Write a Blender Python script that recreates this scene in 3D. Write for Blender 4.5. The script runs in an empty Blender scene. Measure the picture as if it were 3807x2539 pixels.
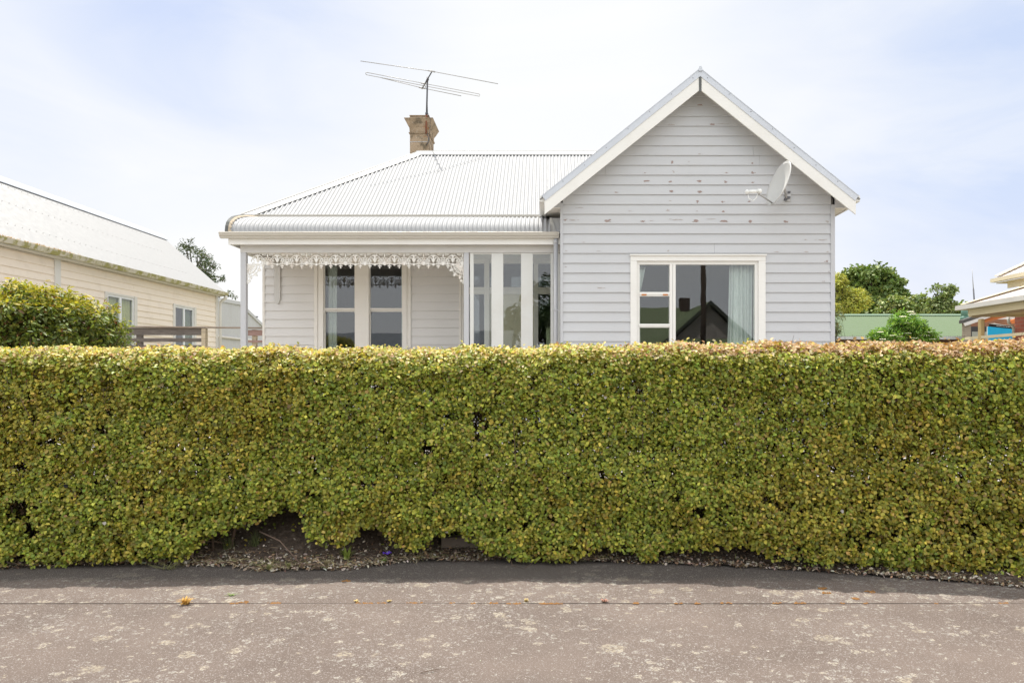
import bpy, math, random
import numpy as np
from mathutils import Vector, Matrix
random.seed(7)
RNG = np.random.default_rng(11)
SC = bpy.context.scene
R = math.radians
F, CX, CY, EYE = 2900.0, 2030.0, 1385.0, 1.6      # focal length in photo pixels, vanishing point, eye height

# ------------------------------------------------------------------ camera, sky, sun, exposure
cam_data = bpy.data.cameras.new("camera"); cam = bpy.data.objects.new("camera", cam_data)
SC.collection.objects.link(cam); SC.camera = cam
cam.location = (0, 0, EYE); cam.rotation_euler = (R(90), 0, 0)
cam_data.sensor_width = 36; cam_data.lens = 36 * F / 3807
cam_data.shift_x = (1903.5 - CX) / 3807; cam_data.shift_y = (CY - 1269.5) / 3807
cam_data.clip_start = 0.05; cam_data.clip_end = 3000
SUN_EL, SUN_AZ = R(70.5), R(-22)                     # azimuth from +Y towards +X
sun_dir = Vector((math.sin(SUN_AZ) * math.cos(SUN_EL), math.cos(SUN_AZ) * math.cos(SUN_EL), math.sin(SUN_EL)))
sd = bpy.data.lights.new("sun", 'SUN'); sd.energy = 4.0; sd.angle = R(0.6); sd.color = (1.0, 0.95, 0.87)
sun = bpy.data.objects.new("sun", sd); SC.collection.objects.link(sun)
sun.rotation_euler = sun_dir.to_track_quat('Z', 'Y').to_euler()
SC.view_settings.view_transform = 'Standard'; SC.view_settings.look = 'None'
SC.view_settings.gamma = 1; SC.view_settings.exposure = 0.55

world = bpy.data.worlds.new("World"); SC.world = world; world.use_nodes = True
def build_world():
    nt = world.node_tree; N = nt.nodes; L = nt.links; N.clear()
    out = N.new('ShaderNodeOutputWorld'); bg = N.new('ShaderNodeBackground')
    sky = N.new('ShaderNodeTexSky'); sky.sky_type = 'NISHITA'; sky.sun_disc = False
    sky.sun_elevation = SUN_EL; sky.sun_rotation = SUN_AZ; sky.air_density = 1.0; sky.dust_density = 1.6
    tc = N.new('ShaderNodeTexCoord')
    def math_(op, a, b=None, clamp=False):
        m = N.new('ShaderNodeMath'); m.operation = op; m.use_clamp = clamp
        for i, v in enumerate((a, b)):
            if v is None: continue
            if isinstance(v, (int, float)): m.inputs[i].default_value = v
            else: L.new(v, m.inputs[i])
        return m.outputs[0]
    def blob(d, size):                            # 1 in the middle of a clearer patch of sky, 0 outside
        v = N.new('ShaderNodeVectorMath'); v.operation = 'DISTANCE'
        nz = N.new('ShaderNodeVectorMath'); nz.operation = 'NORMALIZE'; L.new(tc.outputs['Generated'], nz.inputs[0])
        L.new(nz.outputs[0], v.inputs[0]); v.inputs[1].default_value = Vector(d).normalized()
        mr = N.new('ShaderNodeMapRange'); mr.interpolation_type = 'SMOOTHSTEP'
        L.new(v.outputs['Value'], mr.inputs[0]); mr.inputs[1].default_value = size; mr.inputs[2].default_value = 0
        mr.inputs[3].default_value = 0; mr.inputs[4].default_value = 1
        return mr.outputs[0]
    mp = N.new('ShaderNodeMapping'); L.new(tc.outputs['Generated'], mp.inputs[0])
    mp.inputs['Scale'].default_value = (1.0, 1.4, 3.4); mp.inputs['Rotation'].default_value = (0.1, 0.45, 0.2)
    n1 = N.new('ShaderNodeTexNoise'); L.new(mp.outputs[0], n1.inputs['Vector'])
    n1.inputs['Scale'].default_value = 2.6; n1.inputs['Detail'].default_value = 9; n1.inputs['Roughness'].default_value = 0.56
    n1.inputs['Distortion'].default_value = 0.5
    r1 = N.new('ShaderNodeMapRange'); L.new(n1.outputs['Fac'], r1.inputs[0])
    r1.inputs[1].default_value = 0.36; r1.inputs[2].default_value = 0.66
    clear = None
    for d, s, k in (((-.44, 1, .50), .34, 1.0), ((-.70, 1, .34), .26, .55), ((.64, 1, .27), .40, 1.25), ((.60, 1, .17), .30, .8), ((.50, 1, .50), .36, .62), ((-.3, -1, .5), .6, .6)):
        b = math_('MULTIPLY', blob(d, s), k)
        clear = b if clear is None else math_('MAXIMUM', clear, b)
    wob = math_('MULTIPLY', math_('SUBTRACT', 1.12, math_('MULTIPLY', r1.outputs[0], .62)), clear, True)
    fac = math_('MAXIMUM', wob, 0.02)
    sm = N.new('ShaderNodeMix'); sm.data_type = 'RGBA'; sm.blend_type = 'MULTIPLY'; sm.inputs[0].default_value = 1
    L.new(sky.outputs[0], sm.inputs[6]); sm.inputs[7].default_value = (1.9, 1.25, 0.95, 1)
    st = N.new('ShaderNodeVectorMath'); st.operation = 'SCALE'; L.new(sm.outputs[2], st.inputs[0]); st.inputs[3].default_value = 0.05 * .5
    ad = N.new('ShaderNodeVectorMath'); ad.operation = 'ADD'; L.new(st.outputs[0], ad.inputs[0]); ad.inputs[1].default_value = (.32, .40, .54)
    cl = N.new('ShaderNodeMix'); cl.data_type = 'RGBA'; L.new(fac, cl.inputs[0])
    
    n2 = N.new('ShaderNodeTexNoise'); L.new(mp.outputs[0], n2.inputs['Vector']); n2.inputs['Scale'].default_value = 1.3; n2.inputs['Detail'].default_value = 8; n2.inputs['Distortion'].default_value = .8
    r2 = N.new('ShaderNodeMapRange'); L.new(n2.outputs['Fac'], r2.inputs[0]); r2.inputs[1].default_value = .35; r2.inputs[2].default_value = .62
    cc = N.new('ShaderNodeMix'); cc.data_type = 'RGBA'; L.new(r2.outputs[0], cc.inputs[0]); cc.inputs[6].default_value = (.65, .668, .69, 1); cc.inputs[7].default_value = (.70, .70, .695, 1)
    L.new(cc.outputs[2], cl.inputs[6])
    L.new(ad.outputs[0], cl.inputs[7])
    # bright thin cloud overhead and to the south
    sx = N.new('ShaderNodeSeparateXYZ'); L.new(tc.outputs['Generated'], sx.inputs[0])
    bk = N.new('ShaderNodeMapRange'); bk.interpolation_type = 'SMOOTHSTEP'; L.new(math_('ADD', math_('MULTIPLY', sx.outputs[1], -1.), math_('MULTIPLY', sx.outputs[2], .3)), bk.inputs[0])
    bk.inputs[1].default_value = -.35; bk.inputs[2].default_value = .9; bk.inputs[3].default_value = 1.; bk.inputs[4].default_value = 1.75
    hb = N.new('ShaderNodeVectorMath'); hb.operation = 'SCALE'; L.new(cl.outputs[2], hb.inputs[0]); L.new(bk.outputs[0], hb.inputs[3])
    L.new(hb.outputs[0], bg.inputs['Color']); bg.inputs['Strength'].default_value = 1.0
    L.new(bg.outputs[0], out.inputs[0])
build_world()

# ------------------------------------------------------------------ helpers
def P(px, py, Y): return Vector(((px - CX) * Y / F, Y, EYE + (CY - py) * Y / F))
def XX(px, Y): return (px - CX) * Y / F
def ZZ(py, Y): return EYE + (CY - py) * Y / F

def link(o, parent=None):
    SC.collection.objects.link(o)
    if parent is not None: o.parent = parent
    return o
def tag(o, label=None, cat=None, group=None, kind=None):
    if label: o['label'] = label
    if cat: o['category'] = cat
    if group: o['group'] = group
    if kind: o['kind'] = kind
    return o
def thing(name, label, cat, group=None, loc=(0, 0, 0)):
    o = bpy.data.objects.new(name, None); link(o); o.empty_display_size = 0.2
    o.location = loc
    return tag(o, label, cat, group)

class MB:
    def __init__(s): s.v = []; s.f = []
    def add(s, vs, fs):
        n = len(s.v); s.v += [tuple(p) for p in vs]; s.f += [tuple(i + n for i in f) for f in fs]
    def box(s, x0, x1, y0, y1, z0, z1):
        if x0 > x1: x0, x1 = x1, x0
        if y0 > y1: y0, y1 = y1, y0
        if z0 > z1: z0, z1 = z1, z0
        s.add([(x0,y0,z0),(x1,y0,z0),(x1,y1,z0),(x0,y1,z0),(x0,y0,z1),(x1,y0,z1),(x1,y1,z1),(x0,y1,z1)],
              [(0,3,2,1),(4,5,6,7),(0,1,5,4),(1,2,6,5),(2,3,7,6),(3,0,4,7)])
    def prism(s, poly, ax, a0, a1):               # poly of 2D points; ax = axis it is extruded along
        n = len(poly); vs = []
        for a in (a0, a1):
            for (p, q) in poly:
                vs.append({'x': (a, p, q), 'y': (p, a, q), 'z': (p, q, a)}[ax])
        fs = [tuple(range(n))[::-1], tuple(range(n, 2 * n))]
        for i in range(n):
            j = (i + 1) % n; fs.append((i, j, n + j, n + i))
        s.add(vs, fs)
    def tube(s, pts, rad, n=8, caps=True):
        pts = [Vector(p) for p in pts]
        rs = rad if isinstance(rad, (list, tuple)) else [rad] * len(pts)
        vs = []; fs = []; prev = None
        for i, p in enumerate(pts):
            d = (pts[min(i + 1, len(pts) - 1)] - pts[max(i - 1, 0)]).normalized()
            if prev is None:
                a = Vector((0, 0, 1)) if abs(d.z) < .9 else Vector((1, 0, 0))
                u = d.cross(a).normalized()
            else:
                u = (prev - d * prev.dot(d))
                u = u.normalized() if u.length > 1e-6 else d.orthogonal().normalized()
            prev = u; w = d.cross(u)
            for k in range(n):
                t = 2 * math.pi * k / n
                vs.append(p + (u * math.cos(t) + w * math.sin(t)) * rs[i])
        for i in range(len(pts) - 1):
            for k in range(n):
                k2 = (k + 1) % n
                fs.append((i * n + k, i * n + k2, (i + 1) * n + k2, (i + 1) * n + k))
        if caps:
            fs.append(tuple(range(n))[::-1]); fs.append(tuple((len(pts) - 1) * n + k for k in range(n)))
        s.add(vs, fs)
    def build(s, name, mat, parent=None, smooth=False, label=None):
        me = bpy.data.meshes.new(name); me.from_pydata(s.v, [], s.f); me.update()
        if smooth: me.polygons.foreach_set('use_smooth', [True] * len(me.polygons))
        if mat: me.materials.append(mat)
        o = bpy.data.objects.new(name, me); link(o, parent)
        if label: o['label'] = label
        return o
def box(name, mat, parent, *a, label=None, bev=0):
    m = MB(); m.box(*a); o = m.build(name, mat, parent, label=label)
    if bev:
        b = o.modifiers.new('bevel', 'BEVEL'); b.width = bev; b.segments = 2
    return o
def prism(name, mat, parent, poly, ax, a0, a1, label=None):
    m = MB(); m.prism(poly, ax, a0, a1); return m.build(name, mat, parent, label=label)

# ------------------------------------------------------------------ materials
def nodes(name):
    m = bpy.data.materials.new(name); m.use_nodes = True
    nt = m.node_tree; b = nt.nodes['Principled BSDF']
    return m, nt, nt.nodes, nt.links, b
def ramp(N, L, src, stops):
    r = N.new('ShaderNodeValToRGB'); L.new(src, r.inputs[0]); e = r.color_ramp.elements
    e[0].position, e[0].color = stops[0][0], (*stops[0][1], 1)
    e[1].position, e[1].color = stops[-1][0], (*stops[-1][1], 1)
    for p, c in stops[1:-1]:
        n = e.new(p); n.color = (*c, 1)
    return r.outputs[0]
def noise(N, L, co, scale, detail=4, rough=.55, stretch=None, dist=0):
    if stretch:
        mp = N.new('ShaderNodeMapping'); L.new(co, mp.inputs[0]); mp.inputs['Scale'].default_value = stretch; co = mp.outputs[0]
    n = N.new('ShaderNodeTexNoise'); L.new(co, n.inputs['Vector']); n.inputs['Scale'].default_value = scale
    n.inputs['Detail'].default_value = detail; n.inputs['Roughness'].default_value = rough; n.inputs['Distortion'].default_value = dist
    return n.outputs['Fac']
def mixc(N, L, fac, a, b, mode='MIX'):
    m = N.new('ShaderNodeMix'); m.data_type = 'RGBA'; m.blend_type = mode
    for i, v in ((0, fac), (6, a), (7, b)):
        if isinstance(v, (int, float)): m.inputs[i].default_value = v
        elif isinstance(v, tuple): m.inputs[i].default_value = (*v, 1)
        else: L.new(v, m.inputs[i])
    return m.outputs[2]
def mrange(N, L, v, a, b, c=0., d=1.):
    r = N.new('ShaderNodeMapRange'); L.new(v, r.inputs[0]); r.inputs[1].default_value = a; r.inputs[2].default_value = b
    r.inputs[3].default_value = c; r.inputs[4].default_value = d; return r.outputs[0]
def mth(N, L, op, a, b=0.):
    m = N.new('ShaderNodeMath'); m.operation = op
    for i, v in enumerate((a, b)):
        if isinstance(v, (int, float)): m.inputs[i].default_value = v
        else: L.new(v, m.inputs[i])
    return m.outputs[0]
def bump(N, L, b, h, strength=.3, dist=.01):
    n = N.new('ShaderNodeBump'); L.new(h, n.inputs['Height']); n.inputs['Strength'].default_value = strength
    n.inputs['Distance'].default_value = dist; L.new(n.outputs[0], b.inputs['Normal'])
def objco(N): return N.new('ShaderNodeTexCoord').outputs['Object']

def paint(name, col, rough=.55, var=.06, dirt=(.35, .28, .18), dirt_amt=.25, flake=0., flake_col=(.30, .24, .22), grain=(.6, 1, 14), bmp=.15, spec=.35, dscale=1.3):
    m, nt, N, L, b = nodes(name); co = objco(N)
    base = mixc(N, L, noise(N, L, co, 2.2, 3), tuple(c * (1 - var) for c in col), tuple(min(1, c * (1 + var)) for c in col))
    d = mrange(N, L, noise(N, L, co, dscale, 7, .65), .5, .85, 0, dirt_amt)
    base = mixc(N, L, d, base, dirt)
    st = mrange(N, L, noise(N, L, co, 9, 5, .6, grain), .35, .75, 0, .13)
    base = mixc(N, L, st, base, tuple(c * .72 for c in col))
    if flake:
        zone = mrange(N, L, noise(N, L, co, 1.1, 2, .5, (1, 1, 5.5)), .50, .68)
        fl = noise(N, L, co, 16, 6, .72, (1, 1, 4.2))
        f = mth(N, L, 'MULTIPLY', mrange(N, L, fl, .655 , .675), zone)
        base = mixc(N, L, mth(N, L, 'MULTIPLY', f, flake), base, flake_col)
    L.new(base, b.inputs['Base Color']); b.inputs['Roughness'].default_value = rough
    b.inputs['Specular IOR Level'].default_value = spec
    if bmp: bump(N, L, b, noise(N, L, co, 30, 4, .6, grain), bmp, .004)
    return m
def metal(name, col, rough=.45, metallic=0., dirt=(.3, .25, .2), dirt_amt=.2, dscale=1.5):
    m, nt, N, L, b = nodes(name); co = objco(N)
    d = mrange(N, L, noise(N, L, co, dscale, 8, .65), .48, .8, 0, dirt_amt)
    base = mixc(N, L, d, col, dirt)
    base = mixc(N, L, mrange(N, L, noise(N, L, co, 25, 3), .3, .7, 0, .12), base, tuple(c * .75 for c in col))
    L.new(base, b.inputs['Base Color']); b.inputs['Metallic'].default_value = metallic
    L.new(mrange(N, L, noise(N, L, co, 8, 4), .3, .7, rough * .8, min(1, rough * 1.25)), b.inputs['Roughness'])
    return m
def plain(name, col, rough=.6):
    m, nt, N, L, b = nodes(name); co = objco(N)
    L.new(mixc(N, L, noise(N, L, co, 14, 4), tuple(c * .82 for c in col), tuple(min(1, c * 1.15) for c in col)), b.inputs['Base Color'])
    b.inputs['Roughness'].default_value = rough; return m
def glass_mat():
    m = bpy.data.materials.new("window_glass"); m.use_nodes = True; nt = m.node_tree; N = nt.nodes; L = nt.links; N.clear()
    o = N.new('ShaderNodeOutputMaterial'); mx = N.new('ShaderNodeMixShader'); tr = N.new('ShaderNodeBsdfTransparent')
    gl = N.new('ShaderNodeBsdfGlossy'); gl.inputs['Roughness'].default_value = 0.0; tr.inputs[0].default_value = (.86, .885, .875, 1)
    gl.inputs[0].default_value = (.95, .95, .97, 1)
    lw = N.new('ShaderNodeLayerWeight'); lw.inputs[0].default_value = .5
    fr = N.new('ShaderNodeMath'); fr.operation = 'MULTIPLY_ADD'; pw = N.new('ShaderNodeMath'); pw.operation = 'POWER'; pw.inputs[1].default_value = 5
    L.new(lw.outputs['Facing'], pw.inputs[0]); L.new(pw.outputs[0], fr.inputs[0]); fr.inputs[1].default_value = .9; fr.inputs[2].default_value = .062
    L.new(fr.outputs[0], mx.inputs[0]); L.new(tr.outputs[0], mx.inputs[1]); L.new(gl.outputs[0], mx.inputs[2]); L.new(mx.outputs[0], o.inputs[0])
    co = N.new('ShaderNodeTexCoord').outputs['Object']
    bn = N.new('ShaderNodeBump'); bn.inputs['Strength'].default_value = .02; bn.inputs['Distance'].default_value = .02
    L.new(noise(N, L, co, 2.2, 1), bn.inputs['Height']); L.new(bn.outputs[0], gl.inputs['Normal'])
    return m
GLASS = glass_mat()
def leaf_mat(name, trans=.35, rough=.38, spec=.5, tint=(1.0, 1.0, .45)):
    m, nt, N, L, b = nodes(name)
    at = N.new('ShaderNodeAttribute'); at.attribute_name = 'leafcol'
    L.new(at.outputs['Color'], b.inputs['Base Color']); b.inputs['Roughness'].default_value = rough
    b.inputs['Specular IOR Level'].default_value = spec
    tr = N.new('ShaderNodeBsdfTranslucent')
    L.new(mixc(N, L, 1., at.outputs['Color'], tint, 'MULTIPLY'), tr.inputs[0])
    mx = N.new('ShaderNodeMixShader'); mx.inputs[0].default_value = trans
    out = [n for n in N if n.type == 'OUTPUT_MATERIAL'][0]
    L.new(b.outputs[0], mx.inputs[1]); L.new(tr.outputs[0], mx.inputs[2]); L.new(mx.outputs[0], out.inputs[0])
    return m
M = {}
M['board'] = paint('grey_white_boards', (.54, .545, .555), .55, .03, (.5, .47, .42), .22, .9, (.36, .27, .25))
M['trim'] = paint('cream_trim', (.80, .785, .745), .5, .03, (.45, .40, .32), .22, .35, (.35, .33, .3))
M['trimgrey'] = paint('grey_trim', (.51, .515, .53), .5, .03, (.45, .42, .36), .15)
M['porchboard'] = paint('veranda_boards', (.70, .68, .66), .55, .02, (.5, .46, .4), .15)
M['porchtrim'] = paint('veranda_trim', (.80, .765, .71), .5, .03, (.5, .43, .32), .25)
M['beam'] = paint('veranda_beam_paint', (.60, .585, .56), .5, .04, (.42, .37, .28), .25)
M['roof'] = metal('white_roof_iron', (.35, .353, .358), .55, 0, (.30, .295, .29), .22, 1.1)
M['cap'] = metal('roof_capping', (.56, .55, .53), .5, 0, (.5, .48, .44), .2)
M['bargecap'] = metal('grey_barge_capping', (.56, .585, .63), .42, .15, (.4, .41, .43), .3)
M['gutter'] = metal('cream_gutter', (.56, .53, .47), .45, 0, (.45, .40, .3), .25)
M['dark_flash'] = metal('dark_weathered_flashing', (.10, .105, .10), .7, 0, (.3, .28, .24), .5, 6)
M['mortar'] = plain('cream_mortar', (.42, .35, .26), .9)
M['lace'] = paint('cast_iron_white', (.80, .78, .73), .5, .03, (.50, .24, .07), .55, dscale=5)
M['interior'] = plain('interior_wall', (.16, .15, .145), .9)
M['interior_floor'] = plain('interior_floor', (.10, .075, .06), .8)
M['peel'] = plain('bare_primer', (.33, .25, .225), .9)
M['peelgrey'] = plain('bare_timber', (.42, .38, .36), .9)
M['rust'] = plain('rusty_steel', (.19, .07, .035), .85)
M['steel'] = metal('dark_steel', (.10, .10, .11), .5, .6)
M['alu'] = metal('aluminium_rod', (.42, .41, .40), .45, .5)
M['dish'] = metal('dish_grey', (.56, .56, .54), .5, 0, (.4, .38, .34), .15)
M['white_plastic'] = plain('white_plastic', (.78, .78, .75), .45)
M['black'] = plain('black_plastic', (.03, .03, .03), .6)

# ------------------------------------------------------------------ generic builders
def cells(x0, x1, z0, z1, holes):
    xs = sorted({x0, x1, *[min(max(h[0], x0), x1) for h in holes], *[min(max(h[1], x0), x1) for h in holes]})
    zs = sorted({z0, z1, *[min(max(h[2], z0), z1) for h in holes], *[min(max(h[3], z0), z1) for h in holes]})
    for i in range(len(xs) - 1):
        for j in range(len(zs) - 1):
            cx, cz = (xs[i] + xs[i+1]) / 2, (zs[j] + zs[j+1]) / 2
            if not any(h[0] < cx < h[1] and h[2] < cz < h[3] for h in holes):
                yield xs[i], xs[i+1], zs[j], zs[j+1]
def board_wall(mb, x0, x1, z0, z1, Y, zref, pitch, holes=(), ends=None, to=None, proud=.03, joints=True):
    """weatherboards facing -Y on plane Y; ends(z)->(xl,xr) clips rows; to maps (u, d, z) to a world point"""
    to = to or (lambda u, d, z: (u, Y - d, z))
    rnd = random.Random(3)
    k0 = int(math.floor((z0 - zref) / pitch)) - 1; k = k0
    while zref + k * pitch < z1:
        za, zb = max(z0, zref + k * pitch), min(z1, zref + (k + 1) * pitch); k += 1
        if zb - za < .01: continue
        cuts = sorted({za, zb, *[h[2] for h in holes if za < h[2] < zb], *[h[3] for h in holes if za < h[3] < zb]})
        for a, b in zip(cuts[:-1], cuts[1:]):
            if b - a < .004: continue
            segs = [(x0, x1)]
            for h in holes:
                if h[2] < (a + b) / 2 < h[3]:
                    ns = []
                    for s in segs:
                        if h[0] > s[0]: ns.append((s[0], min(h[0], s[1])))
                        if h[1] < s[1]: ns.append((max(h[1], s[0]), s[1]))
                    segs = [q for q in ns if q[1] - q[0] > .005]
            fa = (zb - a) / (zb - za); fb = (zb - b) / (zb - za)
            da = .007 + (proud - .007) * fa; db = .007 + (proud - .007) * fb
            for s in segs:
                parts = [s]
                if joints and s[1] - s[0] > 2.5 and rnd.random() < .45:
                    xj = rnd.uniform(s[0] + .5, s[1] - .5); parts = [(s[0], xj - .0015), (xj + .0015, s[1])]
                for (l, r) in parts:
                    la, ra, lb, rb = l, r, l, r
                    if ends:
                        ea, eb = ends(a), ends(b)
                        la, ra = max(l, ea[0]), min(r, ea[1]); lb, rb = max(l, eb[0]), min(r, eb[1])
                        if ra <= la: continue
                        if rb < lb: lb = rb = (la + ra) / 2
                    j = rnd.uniform(-.0012, .0012)
                    vs = [to(la, da + j, a), to(ra, da + j, a), to(rb, db, b), to(lb, db, b),
                          to(la, 0, a), to(ra, 0, a), to(rb, 0, b), to(lb, 0, b)]
                    mb.add(vs, [(0, 1, 2, 3), (4, 5, 1, 0), (7, 3, 2, 6), (4, 0, 3, 7), (1, 5, 6, 2)])
def corrugated(mb, u0, u1, path, du=.0762 / 8, amp=.0085, pitch=.0762, phase=0.):
    """path(u) -> list of (point, normal); ribs run along the path"""
    n = max(2, int((u1 - u0) / du)); rows = None; vs = []
    for i in range(n + 1):
        u = u0 + (u1 - u0) * i / n
        pts = path(u); o = amp * math.cos(2 * math.pi * u / pitch + phase)
        rows = len(pts)
        for p, nn in pts: vs.append(Vector(p) + Vector(nn) * o)
    fs = [(i * rows + j, (i + 1) * rows + j, (i + 1) * rows + j + 1, i * rows + j + 1) for i in range(n) for j in range(rows - 1)]
    mb.add(vs, fs)
def glazing(parent, x0, x1, z0, z1, Y, name='pane', label=None):
    return box(name, GLASS, parent, x0, x1, Y, Y + .004, z0, z1, label=label)
def curtain(name, label, x0, x1, z0, z1, Y, mat, waves=7, amp=.03, shape=None, group='curtains behind the front windows'):
    mb = MB(); n = waves * 10; rows = 14; vs = []
    for j in range(rows + 1):
        t = j / rows; z = z1 + (z0 - z1) * t
        for i in range(n + 1):
            s = i / n; a, b = shape(t) if shape else (x0, x1)
            w = math.sin(s * waves * 2 * math.pi + .6 * math.sin(3 * t + 5 * s)) * amp * (.5 + .5 * t) + .4 * amp * math.sin(s * waves * 4.1 + 2)
            vs.append((a + (b - a) * s + .006 * math.sin(9 * s + 4 * t), Y + w, z))
    fs = [(j * (n + 1) + i, j * (n + 1) + i + 1, (j + 1) * (n + 1) + i + 1, (j + 1) * (n + 1) + i) for j in range(rows) for i in range(n)]
    mb.add(vs, fs); o = mb.build(name, mat, None, True)
    s = o.modifiers.new('thick', 'SOLIDIFY'); s.thickness = .002
    return tag(o, label, 'curtain', group)

# ------------------------------------------------------------------ leaves (numpy)
def leaf_mesh(name, pos, nrm, axis, length, width, col, mat, parent=None, fold=.18, smooth=False):
    n = len(pos)
    nrm = nrm / (np.linalg.norm(nrm, axis=1, keepdims=True) + 1e-9)
    axis = axis - nrm * np.sum(axis * nrm, axis=1, keepdims=True)
    axis = axis / (np.linalg.norm(axis, axis=1, keepdims=True) + 1e-9)
    side = np.cross(axis, nrm)
    L_, W_ = length[:, None], width[:, None]
    def pt(a, s, h): return pos + axis * L_ * a + side * W_ * s + nrm * W_ * h
    v = np.stack([pt(0, 0, 0), pt(.28, .46, fold), pt(.72, .40, fold * .8), pt(1, 0, -.12), pt(.72, -.40, fold * .8), pt(.28, -.46, fold)], axis=1)
    me = bpy.data.meshes.new(name)
    me.vertices.add(n * 6); me.vertices.foreach_set('co', v.astype(np.float32).ravel())
    idx = (np.arange(n) * 6)[:, None] + np.array([0, 1, 2, 3, 0, 3, 4, 5])[None, :]
    me.loops.add(n * 8); me.loops.foreach_set('vertex_index', idx.astype(np.int32).ravel())
    me.polygons.add(n * 2); me.polygons.foreach_set('loop_start', np.arange(0, n * 8, 4, dtype=np.int32))
    me.polygons.foreach_set('loop_total', np.full(n * 2, 4, dtype=np.int32))
    me.update(calc_edges=True)
    at = me.attributes.new('leafcol', 'FLOAT_COLOR', 'POINT')
    c = np.ones((n, 6, 4), dtype=np.float32); c[:, :, :3] = np.clip(col, 0, 1)[:, None, :]
    at.data.foreach_set('color', c.ravel())
    me.materials.append(mat)
    return link(bpy.data.objects.new(name, me), parent)
def smooth_noise(p, scale, seed=0):
    """cheap band-limited noise, roughly -1..1, p: (N,3)"""
    r = np.random.default_rng(seed); out = np.zeros(len(p)); amp = 1.
    for o in range(3):
        for _ in range(4):
            k = r.normal(size=3) * scale * (2 ** o); out += amp * np.sin(p @ k + r.uniform(0, 6.28)) / 4
        amp *= .55
    return out
def palette(n, cols, weights, jitter=.16):
    c = np.array(cols)[RNG.choice(len(cols), n, p=np.array(weights) / sum(weights))]
    return c * (1 + RNG.normal(size=(n, 1)) * jitter) * (1 + RNG.normal(size=(n, 3)) * .05)
BARK = plain('bark', (.10, .075, .055), .9)
TWIG = plain('twig_brown', (.13, .085, .06), .85)
def tree(name, label, cat, base, blobs, nclump, per, clump_r, leaf, cols, w, mat, group=None, trunk_r=.15, upward=.5, limbs=True, seed=1, droop=0., fill=.25, tips=None):
    """blobs: ellipsoids (x,y,z,rx,ry,rz) for the crown; clumps of leaves on and in them, limbs to the clumps"""
    rnd = np.random.default_rng(seed); t = thing(name, label, cat, group, base)
    vol = np.array([b[3] * b[4] * b[5] for b in blobs]) ** .75; vol /= vol.sum()
    cents = []
    while len(cents) < nclump:
        b = blobs[rnd.choice(len(blobs), p=vol)]; d = rnd.normal(size=3); d /= np.linalg.norm(d)
        if d[2] < -.6: continue
        rr = rnd.uniform(.3, .8) if rnd.random() < fill else rnd.uniform(.82, 1.05)
        cents.append(np.array(b[:3]) + d * np.array(b[3:]) * rr)
    cents = np.array(cents); N_ = nclump * per
    cr = clump_r * rnd.uniform(.55, 1.35, nclump)
    ci = np.repeat(np.arange(nclump), per)
    d = rnd.normal(size=(N_, 3)); d /= np.linalg.norm(d, axis=1, keepdims=True)
    rad = rnd.uniform(.25, 1, N_) ** .6
    off = d * (rad * cr[ci])[:, None]; off[:, 2] = off[:, 2] * .65 - droop * (off[:, 0] ** 2 + off[:, 1] ** 2) / clump_r
    pos = cents[ci] + off
    nr = d * .6 + rnd.normal(size=(N_, 3)) * .55 + np.array([0, 0, upward])
    ax = d + rnd.normal(size=(N_, 3)) * .6 + np.array([0, 0, -.3])
    ln = leaf[0] * rnd.uniform(.65, 1.3, N_); wd = ln * leaf[1]
    col = palette(N_, cols, w) * (1 + .16 * rnd.normal(size=nclump))[ci][:, None]
    if tips:                                      # yellower colours mixed in on the upper, outer leaves
        zq = pos[:, 2] - np.quantile(pos[:, 2], .60); m_ = (rnd.random(N_) < np.clip(zq / .18 + .1, 0, .85)) & (d[:, 2] > -.2); col = np.where(m_[:, None], palette(N_, tips, [1] * len(tips)), col)
    base = np.array(base)
    leaf_mesh('crown', pos - base, nr, ax, ln, wd, col, mat, t)
    mb = MB(); top = cents[:, 2].max(); cxy = cents[:, :2].mean(axis=0)
    tp = [(0, 0, 0)]
    for k in range(1, 6):
        f = k / 5 * .8; tp.append(((cxy[0] - base[0]) * f + rnd.normal() * .03 * trunk_r * 10 , (cxy[1] - base[1]) * f, (top - base[2]) * f))
    mb.tube(tp, [trunk_r * (1 - .16 * k) for k in range(6)], 8)
    if limbs:
        for c in cents[::max(1, nclump // 60)]:
            f = min(.95, max(.1, (c[2] - base[2]) / (top - base[2]) - .12)); k = min(4, int(f * 5 / .8 * .999)) if f < .8 else 4
            s = Vector(tp[k]).lerp(Vector(tp[k + 1]), .5); e = Vector(c - base)
            if rnd.random() < .5: s = Vector(tp[max(0, k - 1)])
            m_ = s.lerp(e, .5) + Vector((rnd.normal() * .1, rnd.normal() * .1, .1 * clump_r)); r0 = trunk_r * .3
            mb.tube([s, m_, e], [r0, r0 * .6, r0 * .25], 5, False)
    mb.build('trunk', BARK, t, True)
    return t

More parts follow.
